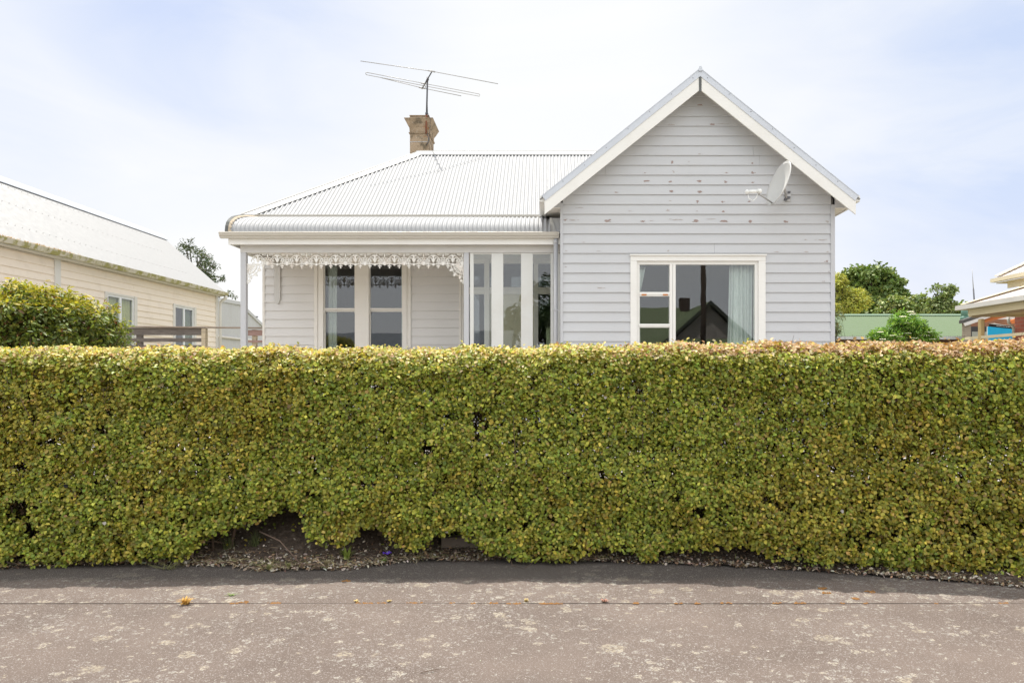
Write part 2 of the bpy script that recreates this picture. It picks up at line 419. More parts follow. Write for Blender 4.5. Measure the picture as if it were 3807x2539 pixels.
# ================================================================== GROUND
def asphalt_mat():
    m, nt, N, L, b = nodes('lichen_asphalt'); co = objco(N)
    base = ramp(N, L, noise(N, L, co, 1.1, 6, .6), [(.3, (.120, .094, .080)), (.7, (.174, .138, .118))])
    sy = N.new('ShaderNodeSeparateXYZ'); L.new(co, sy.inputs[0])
    bare_shade_strip = mrange(N, L, mth(N, L, 'ADD', sy.outputs[1], mth(N, L, 'MULTIPLY', noise(N, L, co, 2.5, 5), .35)), 6.13, 6.26, 0, .65)  # bare greyer strip by the hedge; also deepens the hedge shadow in colour
    base = mixc(N, L, bare_shade_strip, base, (.060, .054, .050))
    grit = noise(N, L, co, 150, 3, .7)
    base = mixc(N, L, mrange(N, L, grit, .40, .30, 0, .7), base, (.07, .06, .057))
    base = mixc(N, L, mrange(N, L, noise(N, L, co, 110, 3, .8), .585, .65, 0, .75), base, (.47, .44, .42))
    dis = N.new('ShaderNodeTexNoise'); L.new(co, dis.inputs['Vector']); dis.inputs['Scale'].default_value = 24; dis.inputs['Detail'].default_value = 4
    va = N.new('ShaderNodeVectorMath'); va.operation = 'MULTIPLY_ADD'; L.new(dis.outputs['Color'], va.inputs[0])
    va.inputs[1].default_value = (.08, .08, .08); L.new(co, va.inputs[2])
    dens = mth(N, L, 'ADD', mrange(N, L, noise(N, L, co, 1.3, 5, .65), .38, .62, .28, .62), mth(N, L, 'MULTIPLY', mth(N, L, 'LESS_THAN', mth(N, L, 'ABSOLUTE', mth(N, L, 'SUBTRACT', sy.outputs[1], 5.72)), .32), .10))
    h = None
    for sc, lo, hi, colr, amt in ((4.6, .12, .38, (.38, .33, .25), .8), (11.0, .20, .44, (.43, .385, .31), .85), (21.0, .22, .48, (.43, .41, .36), .75), (40.0, .22, .5, (.42, .40, .37), .6), (75.0, .22, .5, (.42, .40, .37), .6)):
        vo = N.new('ShaderNodeTexVoronoi'); vo.feature = 'F1'; L.new(va.outputs[0], vo.inputs['Vector']); vo.inputs['Scale'].default_value = sc
        sep = N.new('ShaderNodeSeparateColor'); L.new(vo.outputs['Color'], sep.inputs[0])
        rad = mth(N, L, 'MULTIPLY', mrange(N, L, mth(N, L, 'ADD', sep.outputs[0], mth(N, L, 'MULTIPLY', dens, .9)), .84 if sc < 9 else .76, 1.5, 0, 1), hi)
        ins = mth(N, L, 'SUBTRACT', rad, vo.outputs['Distance'])
        msk = mrange(N, L, ins, 0, .05, 0, 1)
        ragged = mrange(N, L, noise(N, L, co, 70 if sc > 9 else 45, 5, .75), .45, .54)
        msk = mth(N, L, 'MULTIPLY', mth(N, L, 'MULTIPLY', msk, ragged), mth(N, L, 'MULTIPLY', amt, mth(N, L, 'SUBTRACT', 1., bare_shade_strip)))
        rim = mixc(N, L, mrange(N, L, ins, .03, .16, 0, .6), colr, tuple(c * .66 for c in colr))
        base = mixc(N, L, msk, base, rim)
    L.new(base, b.inputs['Base Color']); b.inputs['Roughness'].default_value = .9; b.inputs['Specular IOR Level'].default_value = .2
    bump(N, L, b, mth(N, L, 'ADD', grit, noise(N, L, co, 300, 2)), .55, .004)
    return m
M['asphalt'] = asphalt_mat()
def soil_mat():
    m, nt, N, L, b = nodes('dry_soil'); co = objco(N)
    base = ramp(N, L, noise(N, L, co, 22, 7, .7), [(.3, (.035, .024, .017)), (.5, (.085, .06, .043)), (.7, (.17, .13, .10))])
    L.new(base, b.inputs['Base Color']); b.inputs['Roughness'].default_value = .95
    bump(N, L, b, noise(N, L, co, 60, 5, .7), .8, .02); return m
M['soil'] = soil_mat()
M['grass_ground'] = plain('dry_lawn', (.20, .19, .11), .95)
M['paving'] = plain('pale_paving', (.42, .385, .355), .9)
M['road'] = plain('road_asphalt', (.10, .10, .10), .9)

def edge_y(X):   # where the asphalt of the path ends under the hedge
    xs = [-9, -4.5, -3.4, -2.6, -2.3, -1.6, -1.2, -.4, .9, 2.1, 3.6, 9]
    ys = [6.5, 6.40, 6.53, 6.45, 6.30, 6.36, 6.62, 6.66, 6.56, 6.32, 5.80, 5.0]
    return float(np.interp(X, xs, ys))
def sheet(name, mat, x0, x1, y0, y1, nx, ny, zf, kind='structure', yf=None, label=None, cat=None):
    mb = MB(); vs = []
    for i in range(nx + 1):
        x = x0 + (x1 - x0) * i / nx; ya = y0(x) if callable(y0) else y0; yb = y1(x) if callable(y1) else y1
        for j in range(ny + 1):
            y = ya + (yb - ya) * j / ny; vs.append((x, y, zf(x, y)))
    fs = [(i * (ny + 1) + j, (i + 1) * (ny + 1) + j, (i + 1) * (ny + 1) + j + 1, i * (ny + 1) + j + 1) for i in range(nx) for j in range(ny)]
    mb.add(vs, fs); return tag(mb.build(name, mat, None, True), label, cat, None, kind)
sheet('ground', M['grass_ground'], -400, 400, 7.6, 700, 8, 8, lambda x, y: .5)
def soil_z(x, y):
    e = edge_y(x); t = min(1, max(0, (y - e) / 1.1))
    return .012 + .5 * t * t * (3 - 2 * t) + .01 * math.sin(9 * x + 3 * y) * math.sin(14 * y) * (1 if t < 1 else 0)
sheet('front_paving', M['paving'], -12, 9, 7.7, 13.6, 8, 8, lambda x, y: .505)
sheet('garden_bed', M['soil'], -30, 30, lambda x: edge_y(x) - .03 * math.sin(17 * x) - .02 * math.sin(41 * x), 7.8, 500, 24, soil_z)
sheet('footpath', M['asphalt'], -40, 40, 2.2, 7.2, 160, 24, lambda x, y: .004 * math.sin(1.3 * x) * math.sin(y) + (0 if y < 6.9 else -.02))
sheet('ground', M['grass_ground'], -60, 60, .8, 2.2, 2, 2, lambda x, y: .0)
sheet('kerb', plain('kerb_concrete', (.38, .36, .33), .9), -60, 60, .62, .8, 2, 2, lambda x, y: .0)
sheet('road', M['road'], -120, 120, -8.6, .62, 4, 4, lambda x, y: -.12)
sheet('ground', M['grass_ground'], -400, 400, -300, -8.6, 4, 4, lambda x, y: -.01)

# joint across the path with moss
box('path_joint', plain('joint_dark', (.105, .084, .072), .95), None, -9, 9, 5.4055, 5.4085, .0005, .0045)
tag(bpy.data.objects['path_joint'], kind='structure')

# ================================================================== HEDGE
HB = [(-900, 2095), (0, 2098), (60, 2050), (110, 2095), (400, 2088), (567, 2090), (700, 2060), (728, 2035), (748, 1985), (860, 1965), (971, 1927), (1052, 1872), (1112, 1895), (1130, 1985),
      (1220, 2010), (1290, 2000), (1340, 1960), (1400, 1935), (1440, 1995), (1538, 2032), (1620, 1990), (1690, 1960), (1765, 2000), (1830, 2050), (1860, 2030), (1910, 2066), (2070, 2092),
      (2130, 2080), (2200, 2040), (2300, 2030), (2400, 2080), (2480, 2050), (2590, 2040), (2760, 2030), (2880, 2075), (2960, 2065), (3010, 2110), (3060, 2124), (3090, 2075), (3180, 2085), (3238, 2122),
      (3400, 2118), (3500, 2140), (3650, 2140), (3807, 2161), (4600, 2180)]
def hedge_front(X): return np.interp(X, [-6, -4.4, -1, 1, 3.7, 5.5], [6.26, 6.31, 6.50, 6.44, 5.98, 5.7])
def hedge_top(X): return np.interp(X, [-6, -4.5, -1, 1.2, 3.8, 5.5], [1.80, 1.80, 1.80, 1.835, 1.835, 1.84]) + .012 * np.sin(7.3 * X) + .008 * np.sin(17 * X + 1)
def hedge_bottom(X):
    Yf = hedge_front(X); px = CX + F * X / Yf; by = np.interp(px, [h[0] for h in HB], [h[1] for h in HB]) + 16 + 14 * ((px > 1120) & (px < 1900))
    return np.maximum(.03, EYE - (by - CY) * Yf / F)
M['hedge_leaf'] = leaf_mat('hedge_leaf', .36, .42, .38, (1.15, 1.08, .4))
def make_hedge():
    t = thing('hedge', 'long clipped green hedge with small yellowing leaves across the front of the white house', 'hedge', loc=(0, 6.6, 0))
    x0, x1 = -5.9, 5.0
    # --- front face, shell with depth
    n = 178000
    na = n // 5; n = na * 5
    X = np.repeat(RNG.uniform(x0, x1, na), 5) + RNG.normal(size=n) * .017; s = np.clip(np.repeat(RNG.uniform(0, 1, na), 5) + RNG.normal(size=n) * .012, 0, 1)
    zt, zb, yf = hedge_top(X), hedge_bottom(X), hedge_front(X)
    Z = zb + (zt - zb) * s
    dep = np.repeat(RNG.exponential(.052, na), 5) + np.abs(RNG.normal(size=n)) * .016; dep = np.minimum(dep, .6)
    p = np.stack([X, yf, Z], 1)
    bul = .055 * smooth_noise(p, 5, 3) + .030 * smooth_noise(p, 14, 4)
    sh = np.maximum(0, Z - (zt - .26)) / .26; shoulder = .19 * (1 - np.sqrt(np.maximum(0, 1 - np.minimum(1, sh) ** 2.2)))
    bot = .10 * np.exp(-(Z - zb) / .12)
    lean = .10 * (1 - Z / 1.8) * -0.3
    Yp = yf + bul + shoulder + dep + lean + bot * .4
    keep = np.ones(n, bool)
    px = CX + F * X / yf; py = CY - F * (Z - EYE) / yf
    for hx, hy, rx, ry in ((1775, 1560, 26, 34), (1670, 1553, 22, 14), (1588, 1672, 30, 26), (1770, 1625, 20, 24), (372, 1600, 22, 22), (60, 1900, 48, 45), (90, 1980, 30, 40), (2240, 1770, 20, 26), (2600, 1900, 34, 26),
                           (2860, 1860, 28, 20), (190, 1640, 12, 16), (910, 1495, 18, 12), (1390, 1440, 22, 12), (3330, 1980, 22, 16), (60, 1740, 30, 16), (2050, 1930, 16, 20), (2700, 1500, 20, 9), (3290, 1700, 14, 18)):
        inside = ((px - hx) / rx) ** 2 + ((py - hy) / ry) ** 2 < RNG.uniform(.6, 1.25, n)
        keep &= ~(inside & (dep < .45))
    thin = smooth_noise(p, 9, 8)
    keep &= ~((thin > .95) & (RNG.uniform(0, 1, n) < .75) & (dep < .14))
    # ragged lower fringe
    keep &= RNG.uniform(0, 1, n) < np.clip((Z - zb) / .07 + .25 + .7 * smooth_noise(p, 22, 9), .05, 1)
    X, Yp, Z, sh, dep, zb, zt = [a[keep] for a in (X, Yp, Z, sh, dep, zb, zt)]; n1 = len(X)
    nr = np.stack([RNG.normal(size=n1) * .48, -np.ones(n1) * .95 + RNG.normal(size=n1) * .38, .60 + sh * .6 + RNG.normal(size=n1) * .45], 1)
    pos = np.stack([X, Yp, Z], 1)
    # --- top
    m = 62000
    X2 = RNG.uniform(x0, x1, m); w = RNG.uniform(0.1, 1.0, m)
    Y2 = hedge_front(X2) + w; d2 = np.minimum(RNG.exponential(.05, m), .35)
    edge = np.minimum(w, 1.1 - w); Z2 = hedge_top(X2) - .07 * np.exp(-edge / .12) - d2 + .018 * smooth_noise(np.stack([X2, Y2, X2 * 0], 1), 9, 5) + (RNG.uniform(0, 1, m) < .05) * RNG.uniform(0, .045, m)
    nr2 = np.stack([RNG.normal(size=m) * .6, -.25 + RNG.normal(size=m) * .55, .85 + RNG.normal(size=m) * .35], 1)
    # --- back face, sparse
    q = 36000
    X3 = RNG.uniform(x0, x1, q); Z3 = .1 + (hedge_top(X3) - .12) * RNG.uniform(0, 1, q); Y3 = hedge_front(X3) + 1.08 - RNG.uniform(0, 1, q) ** 1.5 * .8
    nr3 = np.stack([RNG.normal(size=q) * .5, .7 + RNG.normal(size=q) * .4, .4 + RNG.normal(size=q) * .4], 1)
    # --- ends
    pos_all = np.concatenate([pos, np.stack([X2, Y2, Z2], 1), np.stack([X3, Y3, Z3], 1)])
    nr_all = np.concatenate([nr, nr2, nr3]); N_ = len(pos_all)
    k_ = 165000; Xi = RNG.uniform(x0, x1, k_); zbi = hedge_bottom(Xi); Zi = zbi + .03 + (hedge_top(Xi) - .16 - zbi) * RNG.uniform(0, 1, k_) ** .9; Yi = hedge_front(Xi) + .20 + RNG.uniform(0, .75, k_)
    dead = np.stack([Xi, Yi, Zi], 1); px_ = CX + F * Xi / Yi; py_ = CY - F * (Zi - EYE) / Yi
    ax = np.stack([RNG.normal(size=N_), RNG.normal(size=N_) * .5 - .2, RNG.normal(size=N_) + .15], 1)
    ln = .0305 * RNG.uniform(.6, 1.35, N_); wd = ln * RNG.uniform(.62, .88, N_)
    green = [(.335, .35, .05), (.43, .42, .062), (.27, .325, .045), (.54, .49, .09), (.45, .35, .10), (.20, .25, .038)]
    col = palette(N_, green, [4, 4, 4.5, 1.8, .7, 3], .28)
    # colour patches: browner areas and greener areas; yellow new tips near the top, coloured to carry the sunlit band; dry brown clippings on top to the right
    pn = smooth_noise(pos_all, 2.2, 21) + .5 * smooth_noise(pos_all, 6, 22)
    col = col * np.where(pn[:, None] > .25, np.array([1.07, .94, .95])[None, :], np.array([.99, 1.01, 1.])[None, :])
    hts = pos_all[:, 2] - hedge_top(pos_all[:, 0])
    sunlit_topz = np.clip((hts + .17) / .15, 0, 1); tip = RNG.uniform(0, 1, N_) < sunlit_topz * .72
    yel = palette(N_, [(.74, .62, .24), (.66, .60, .22), (.55, .56, .17), (.84, .76, .46)], [3, 3, 2, 1], .14)
    col = np.where(tip[:, None], yel, col)
    rightness = np.clip((pos_all[:, 0] - .2) / 1.8, 0, 1)
    dry = (RNG.uniform(0, 1, N_) < rightness * .85 * np.clip((hts + .115 + .02 * pn) / .05, 0, 1)) | (RNG.uniform(0, 1, N_) < .16 * np.clip((hts + .1) / .05, 0, 1))
    brn = palette(N_, [(.50, .32, .16), (.60, .42, .24), (.40, .24, .12), (.66, .52, .36)], [3, 3, 2, 2], .16)
    col = np.where(dry[:, None], brn, col)
    r_ = RNG.uniform(0, 1, N_)
    dz = smooth_noise(pos_all, 3.1, 33)
    col = np.where((r_ < .025 + .10 * (dz > .62))[:, None], palette(N_, [(.34, .24, .05), (.30, .20, .08), (.40, .31, .06)], [3, 2, 2], .15), col)
    col = np.where((r_ > .9995)[:, None], np.array([.62, .57, .54])[None, :], col)
    leaf_mesh('foliage', pos_all - np.array([0, 6.6, 0]), nr_all, ax, ln, wd, col, M['hedge_leaf'], t, .2)
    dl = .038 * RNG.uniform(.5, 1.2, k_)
    leaf_mesh('inner_growth', dead - np.array([0, 6.6, 0]), RNG.normal(size=(k_, 3)) + np.array([0, -.4, .2]), RNG.normal(size=(k_, 3)), dl, dl * .62, palette(k_, [(.085, .055, .035), (.12, .085, .045), (.07, .075, .025), (.15, .11, .07)], [4, 3, 3, 1], .2), leaf_mat('dark_gap_leaf', .05, .8, .2), t)  # dead brown inner leaves, kept dark to put shade into the gaps
    # --- stems and twigs
    mb = MB(); rnd = random.Random(5)
    x = x0
    while x < x1:
        x += rnd.uniform(.10, .30); y = float(hedge_front(x)) + rnd.uniform(.3, .65) - 6.6; r = rnd.uniform(.008, .022)
        zg = soil_z(x, y + 6.6)
        a = Vector((x, y, zg - .02)); b_ = a + Vector((rnd.uniform(-.12, .12), rnd.uniform(-.1, .1), rnd.uniform(.25, .5)))
        mb.tube([a, a.lerp(b_, .5) + Vector((rnd.uniform(-.03, .03), 0, 0)), b_], [r, r * .9, r * .8], 6, False)
        for _ in range(6):
            e = b_ + Vector((rnd.uniform(-.4, .4), rnd.uniform(-.45, .3), rnd.uniform(.1, 1.1)))
            if e.z > 1.7: e.z = 1.7
            mb.tube([b_, b_.lerp(e, .5) + Vector((rnd.uniform(-.06, .06), rnd.uniform(-.06, .06), .05)), e], [r * .55, r * .35, r * .15], 4, False)
        for _ in range(3):                        # low bare side twigs
            e = a + Vector((rnd.uniform(-.35, .35), rnd.uniform(-.35, .1), rnd.uniform(.1, .5)))
            mb.tube([a + Vector((0, 0, rnd.uniform(.05, .2))), e], [.004, .0015], 4, False)
    for _ in range(900):                          # fine twigs showing in the face
        X_ = rnd.uniform(x0, x1); z = rnd.uniform(float(hedge_bottom(X_)) + .05, float(hedge_top(X_)) - .05)
        y = float(hedge_front(X_)) + rnd.uniform(.0, .10) - 6.6
        d = Vector((rnd.uniform(-.05, .05), rnd.uniform(-.03, .05), rnd.uniform(.05, .15)))
        mb.tube([(X_, y + .03, z), Vector((X_, y, z)) + d], [.0022, .001], 4, False)
    for _ in range(520):                          # clipped stubs standing out of the top
        X_ = rnd.uniform(x0, x1); y = float(hedge_front(X_)) + rnd.uniform(.12, .8) - 6.6; z = float(hedge_top(X_))
        mb.tube([(X_, y, z - .1), (X_ + rnd.uniform(-.015, .015), y + rnd.uniform(-.01, .01), z + rnd.uniform(.0, .035))], [.002, .0012], 4, False)
    mb.build('stems', TWIG, t)
make_hedge()

# dead leaves and litter below the hedge
def litter():
    n = 9500; X = RNG.uniform(-5.8, 5, n); e = np.array([edge_y(x) for x in X])
    Y = e + np.abs(RNG.normal(size=n)) * .22 - .05
    Z = np.array([soil_z(x, max(y, ee)) for x, y, ee in zip(X, Y, e)]) + RNG.uniform(.002, .012, n)
    nr = np.stack([RNG.normal(size=n) * .5, RNG.normal(size=n) * .5 - .2, np.ones(n)], 1)
    ax = RNG.normal(size=(n, 3)); ln = .030 * RNG.uniform(.35, 1.3, n)
    col = palette(n, [(.24, .18, .13), (.44, .38, .31), (.12, .08, .055), (.60, .55, .48), (.34, .22, .13)], [3, 3, 5, 1.5, 2], .2)
    o = leaf_mesh('fallen_leaves', np.stack([X, Y, Z], 1), nr, ax, ln, ln * .6, col, leaf_mat('dead_leaf', .1, .8, .2), None)
    tag(o, 'scatter of dead brown leaves on the bare soil under the hedge', 'fallen leaves', None, 'stuff')
    n = 2600; X = RNG.uniform(-4.6, .6, n); X = np.where(RNG.uniform(0, 1, n) < .3, RNG.uniform(-5, 4.6, n), X); e = np.array([edge_y(x) for x in X])
    Y = e + np.abs(RNG.normal(size=n)) * .16 - .05; Z = np.array([soil_z(x, max(y, ee)) for x, y, ee in zip(X, Y, e)]) + RNG.uniform(.004, .03, n)
    o = leaf_mesh('straw', np.stack([X, Y, Z], 1), np.stack([RNG.normal(size=n) * .5, RNG.normal(size=n) * .5 - .3, np.ones(n)], 1), np.stack([RNG.normal(size=n), RNG.normal(size=n) * .5, RNG.normal(size=n) * .25], 1),
                  .08 * RNG.uniform(.3, 1.3, n), np.full(n, .0035), palette(n, [(.42, .34, .22), (.28, .2, .13), (.30, .30, .12), (.5, .44, .33)], [3, 3, 2, 1], .2), leaf_mat('straw_mat', .1, .8, .2), None)
    tag(o, 'dry straw and thin dead grass stalks strewn over the soil under the hedge', 'straw', None, 'stuff')
    # loose grit and bits on the path
    n = 700; X = RNG.uniform(-5, 5, n); Y = RNG.uniform(3.6, 6.5, n)
    pos = np.stack([X, Y, np.full(n, .006)], 1)
    col = palette(n, [(.5, .47, .42), (.1, .08, .06), (.3, .22, .15)], [3, 3, 2], .2)
    o = leaf_mesh('path_debris', pos, np.stack([RNG.normal(size=n) * .2, RNG.normal(size=n) * .2, np.ones(n)], 1), RNG.normal(size=(n, 3)), RNG.uniform(.004, .013, n), RNG.uniform(.003, .008, n), col, leaf_mat('debris', .05, .9, .1), None)
    tag(o, 'tiny specks of grit and leaf scraps strewn over the lichened footpath', 'debris', None, 'stuff')
litter()

def ground_hit(px, py):
    Y = 4.0
    while Y < 8.5:
        z = soil_z(XX(px, Y), Y) if Y > edge_y(XX(px, Y)) else .004
        if CY - (z - EYE) * F / Y <= py: return XX(px, Y), Y, z
        Y += .004
    return XX(px, 7), 7, .3
def blades(mb, x, y, z, n, h, spread, rnd, w=.004):
    for _ in range(n):
        a = rnd.uniform(0, 6.28); l = h * rnd.uniform(.5, 1.1); s = spread * rnd.uniform(.2, 1)
        bx, by = x + rnd.gauss(0, spread * .15), y + rnd.gauss(0, spread * .1)
        dx, dy = math.cos(a), math.sin(a); sx, sy = -dy * w, dx * w
        p0 = (bx, by, z); p1 = (bx + dx * s * .4, by + dy * s * .4, z + l * .65); p2 = (bx + dx * s, by + dy * s, z + l * (1 if s < spread * .6 else .75))
        mb.add([(p0[0] - sx, p0[1] - sy, p0[2]), (p0[0] + sx, p0[1] + sy, p0[2]), (p1[0] + sx * .7, p1[1] + sy * .7, p1[2]), (p1[0] - sx * .7, p1[1] - sy * .7, p1[2]), p2], [(0, 1, 2, 3), (3, 2, 4)])
def grass_tuft(label, px, py, n, h, spread, mat, name='grass_tuft', w=.0035, group='weeds and grass along the path'):
    X, Y, zz = ground_hit(px, py); mb = MB(); rnd = random.Random(int(px * 7 + py))
    blades(mb, 0, 0, 0, n, h, spread, rnd, w); o = mb.build(name, mat, None); o.location = (X, Y, zz)
    return tag(o, label, 'weed', group)
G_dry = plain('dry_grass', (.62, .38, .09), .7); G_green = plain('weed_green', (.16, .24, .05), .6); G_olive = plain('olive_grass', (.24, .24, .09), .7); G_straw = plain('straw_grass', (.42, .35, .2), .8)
grass_tuft('orange dry grass tuft growing in the path joint in full sun', 690, 2245, 90, .05, .07, G_dry)
grass_tuft('small green weed sprig lying flat just right of the orange tuft', 862, 2212, 16, .012, .07, G_green)
grass_tuft('long sprawling grass stems over the shaded path below the hedge, left of the gap', 625, 2115, 26, .06, .26, G_olive)
grass_tuft('short olive grass tuft at the soil edge below the hedge gap', 1000, 2118, 60, .05, .05, G_olive)
grass_tuft('olive grass tuft just right of the first tuft at the soil edge', 1075, 2112, 50, .055, .05, G_olive)
grass_tuft('low straw coloured tuft at the soil edge, left of the purple wrapper', 1215, 2100, 60, .05, .07, G_straw)
grass_tuft('low green weed beside the purple wrapper at the edge of the path', 1430, 2092, 40, .04, .05, G_green)
grass_tuft('yellow green leafy weed sprouting from the soil left of the purple wrapper', 1290, 2078, 60, .11, .09, plain('lime_weed', (.24, .30, .05), .6), w=.006)
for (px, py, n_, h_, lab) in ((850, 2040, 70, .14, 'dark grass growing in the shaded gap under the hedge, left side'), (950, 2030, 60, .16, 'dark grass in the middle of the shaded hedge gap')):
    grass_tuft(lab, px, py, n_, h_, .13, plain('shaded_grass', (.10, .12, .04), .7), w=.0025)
grass_tuft('small pinkish dead rosette weed in the path joint near the photo centre', 2246, 2236, 34, .02, .04, plain('dead_rosette', (.42, .22, .16), .8), w=.006)
grass_tuft('pale dry rosette weed in the path joint below the purple wrapper', 1325, 2236, 26, .014, .035, plain('pale_rosette', (.55, .42, .18), .8), w=.005)
grass_tuft('second pale rosette weed in the joint, to the right of the first', 1448, 2236, 26, .014, .03, plain('pale_rosette2', (.55, .42, .18), .8), w=.005)
grass_tuft('pale yellow rosette weed just left of the big lichen patches in the joint', 1955, 2234, 26, .018, .035, plain('pale_rosette3', (.55, .42, .18), .8), w=.005)
# moss in the joint
mo = MB(); rnd = random.Random(2)
for px, w in ((1020, 50), (1355, 60), (1420, 60), (1540, 90), (1680, 30), (1760, 20), (1830, 50), (1910, 60), (2050, 80), (870, 25), (2360, 30), (2520, 30), (2590, 40), (2700, 50), (2890, 34), (2975, 40), (3130, 34), (3220, 26), (3480, 26), (3730, 30)):
    Y0 = 5.407 + rnd.uniform(-.006, .006)
    w *= rnd.uniform(.5, 1.1)
    for k in range(int(w / 3.2)):
        x = XX(px + rnd.uniform(-w / 2, w / 2), Y0); r = rnd.uniform(.004, .011); y = Y0 + rnd.gauss(0, .005)
        vs = [(x, y, .004 + r * .7)]; 
        for a in range(7): vs.append((x + r * 1.3 * math.cos(a * .9), y + r * math.sin(a * .9), .002))
        mo.add(vs, [(0, 1 + a, 1 + (a + 1) % 7) for a in range(7)])
for px, py in ((3060, 2188), (3070, 2205), (3235, 2200), (3175, 2225), (905, 2240), (1290, 2160)):
    Y0 = EYE * F / (py - CY)
    for k in range(16):
        x = XX(px + rnd.uniform(-16, 16), Y0); r = rnd.uniform(.004, .010); y = Y0 + rnd.gauss(0, .012)
        vs = [(x, y, .004 + r * .7)]
        for a in range(7): vs.append((x + r * 1.3 * math.cos(a * .9), y + r * math.sin(a * .9), .002))
        mo.add(vs, [(0, 1 + a, 1 + (a + 1) % 7) for a in range(7)])
tag(mo.build('moss', plain('rust_moss', (.25, .12, .035), .95), None), 'rust orange moss growing in clumps along the path joint', 'moss', None, 'stuff')

# purple wrapper
def wrapper():
    X, Y, wz = ground_hit(1440, 2066); mb = MB()
    n, m_ = 12, 6; vs = []
    for i in range(n + 1):
        for j in range(m_ + 1):
            u, v = i / n, j / m_
            vs.append((-.045 + .09 * u, -.02 + .04 * v + .008 * math.sin(5 * u), .012 + .008 * math.sin(9 * u + 3 * v) + .016 * (v) * (1 - v) * 4))
    mb.add(vs, [(i * (m_ + 1) + j, (i + 1) * (m_ + 1) + j, (i + 1) * (m_ + 1) + j + 1, i * (m_ + 1) + j + 1) for i in range(n) for j in range(m_)])
    t = thing('sweet_wrapper', 'crumpled purple and silver wrapper on the soil below the hedge', 'wrapper', loc=(X, Y, wz + .012))
    o = mb.build('wrapper_film', plain('purple_film', (.13, .05, .55), .3), t, True); o.modifiers.new('s', 'SOLIDIFY').thickness = .001
    mb = MB(); mb.add([(v[0] * .42 + .018, v[1] * .8, v[2] + .003) for v in vs], [(i * (m_ + 1) + j, (i + 1) * (m_ + 1) + j, (i + 1) * (m_ + 1) + j + 1, i * (m_ + 1) + j + 1) for i in range(n) for j in range(m_)])
    o = mb.build('wrapper_label', plain('silver_film', (.5, .5, .58), .4), t, True); o.modifiers.new('s', 'SOLIDIFY').thickness = .0008
    t.rotation_euler = (0, R(-6), R(18)); t.scale = (.8, .8, .8)
wrapper()
def single_leaf():
    X, Y, z = ground_hit(1808, 2058); z += .015
    o = leaf_mesh('red_leaf', np.array([[0, 0, 0.]]), np.array([[.1, -.5, 1.]]), np.array([[1., .1, 0]]), np.array([.085]), np.array([.045]), np.array([[.22, .05, .035]]), leaf_mat('red_leaf', .1, .5, .3), None)
    o.location = (X - .04, Y, z); o.modifiers.new('s', 'SOLIDIFY').thickness = .001
    tag(o, 'large dark red fallen leaf on the litter under the hedge', 'leaf')
single_leaf()
def block():
    Y = 6.85; o = box('garden_edging_block', plain('weathered_concrete', (.20, .16, .13), .9), None, XX(1640, Y), XX(1790, Y), Y, Y + .12, .05, ZZ(1998, Y), bev=.01)
    tag(o, 'weathered concrete edging block in the shadow under the hedge', 'edging block')
block()
sm = MB()
sm.tube([P(965, 1975, 6.55), P(1040, 2010, 6.45), (XX(1115, 6.35), 6.35, .05), (XX(1215, 6.3), 6.3, .04)], [.007, .006, .005, .003], 6)
tag(sm.build('fallen_branch', TWIG, None, True), 'thin dead brown branch arching from the hedge gap to the soil', 'branch')
sm = MB(); Y0 = EYE * F / (2500 - CY)
sm.tube([(XX(1565, Y0), Y0 - .02, .008), (XX(1600, Y0), Y0, .014), (XX(1632, Y0), Y0 + .03, .01)], [.0018, .0022, .001], 5)
tag(sm.build('fallen_twig', TWIG, None, True), 'short brown twig lying on the footpath near the bottom edge', 'twig')
sm = MB(); sm.tube([(XX(1895, 6.6), 6.6, .05), (XX(1905, 6.35), 6.35, .03), (XX(1950, 6.25), 6.25, .03), (XX(1990, 6.45), 6.45, .05)], [.003, .003, .0025, .002], 5)
tag(sm.build('fallen_twig', TWIG, None, True), 'curved reddish twig looping out from under the hedge onto the path', 'twig')

# ================================================================== THE WHITE HOUSE
G, W, VB = 13.3, 15.33, 13.70
HOUSE = thing('weatherboard_house', 'white weatherboard cottage with front gable, lace trimmed veranda and white iron roof', 'house', loc=(0, 0, 0))
FL = 1.1; PITCH = .1663
gx0, gx1 = .25, 4.912; AX, AZ, SL, HALF = 2.56, 6.645, .803, 2.63   # gable: apex x, apex z, slope, half width to capping ends
wx0, wx1, wz0, wz1 = XX(2343, G), XX(2844, G), 1.45, 3.59
def gable_z(x, drop=0.): return AZ - SL * abs(x - AX) - drop
# front gable wall: backing + boards
mb = MB(); hole = [(wx0 + .05, wx1 - .05, wz0, wz1 - .04)]
for a, b, c, d in cells(gx0 + .02, gx1 - .02, .5, 4.45, hole): mb.box(a, b, G, G + .12, c, d)
mb.prism([(gx0 + .02, 4.45), (gx1 - .02, 4.45), (gx1 - .02, gable_z(gx1, .2)), (AX, gable_z(AX, .2)), (gx0 + .02, gable_z(gx0, .2))], 'y', G, G + .12)
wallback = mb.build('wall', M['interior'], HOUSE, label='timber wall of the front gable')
mb = MB()
board_wall(mb, .284, 4.85, .5, 6.47, G, 2.134, PITCH, [(wx0 + .002, wx1 - .002, wz0 - .02, wz1)], ends=lambda z: (AX - (AZ - .155 - z) / SL, AX + (AZ - .155 - z) / SL))
gb = mb.build('weatherboard_cladding', M['board'], HOUSE, label='grey white weatherboards of the front gable with flaking paint')
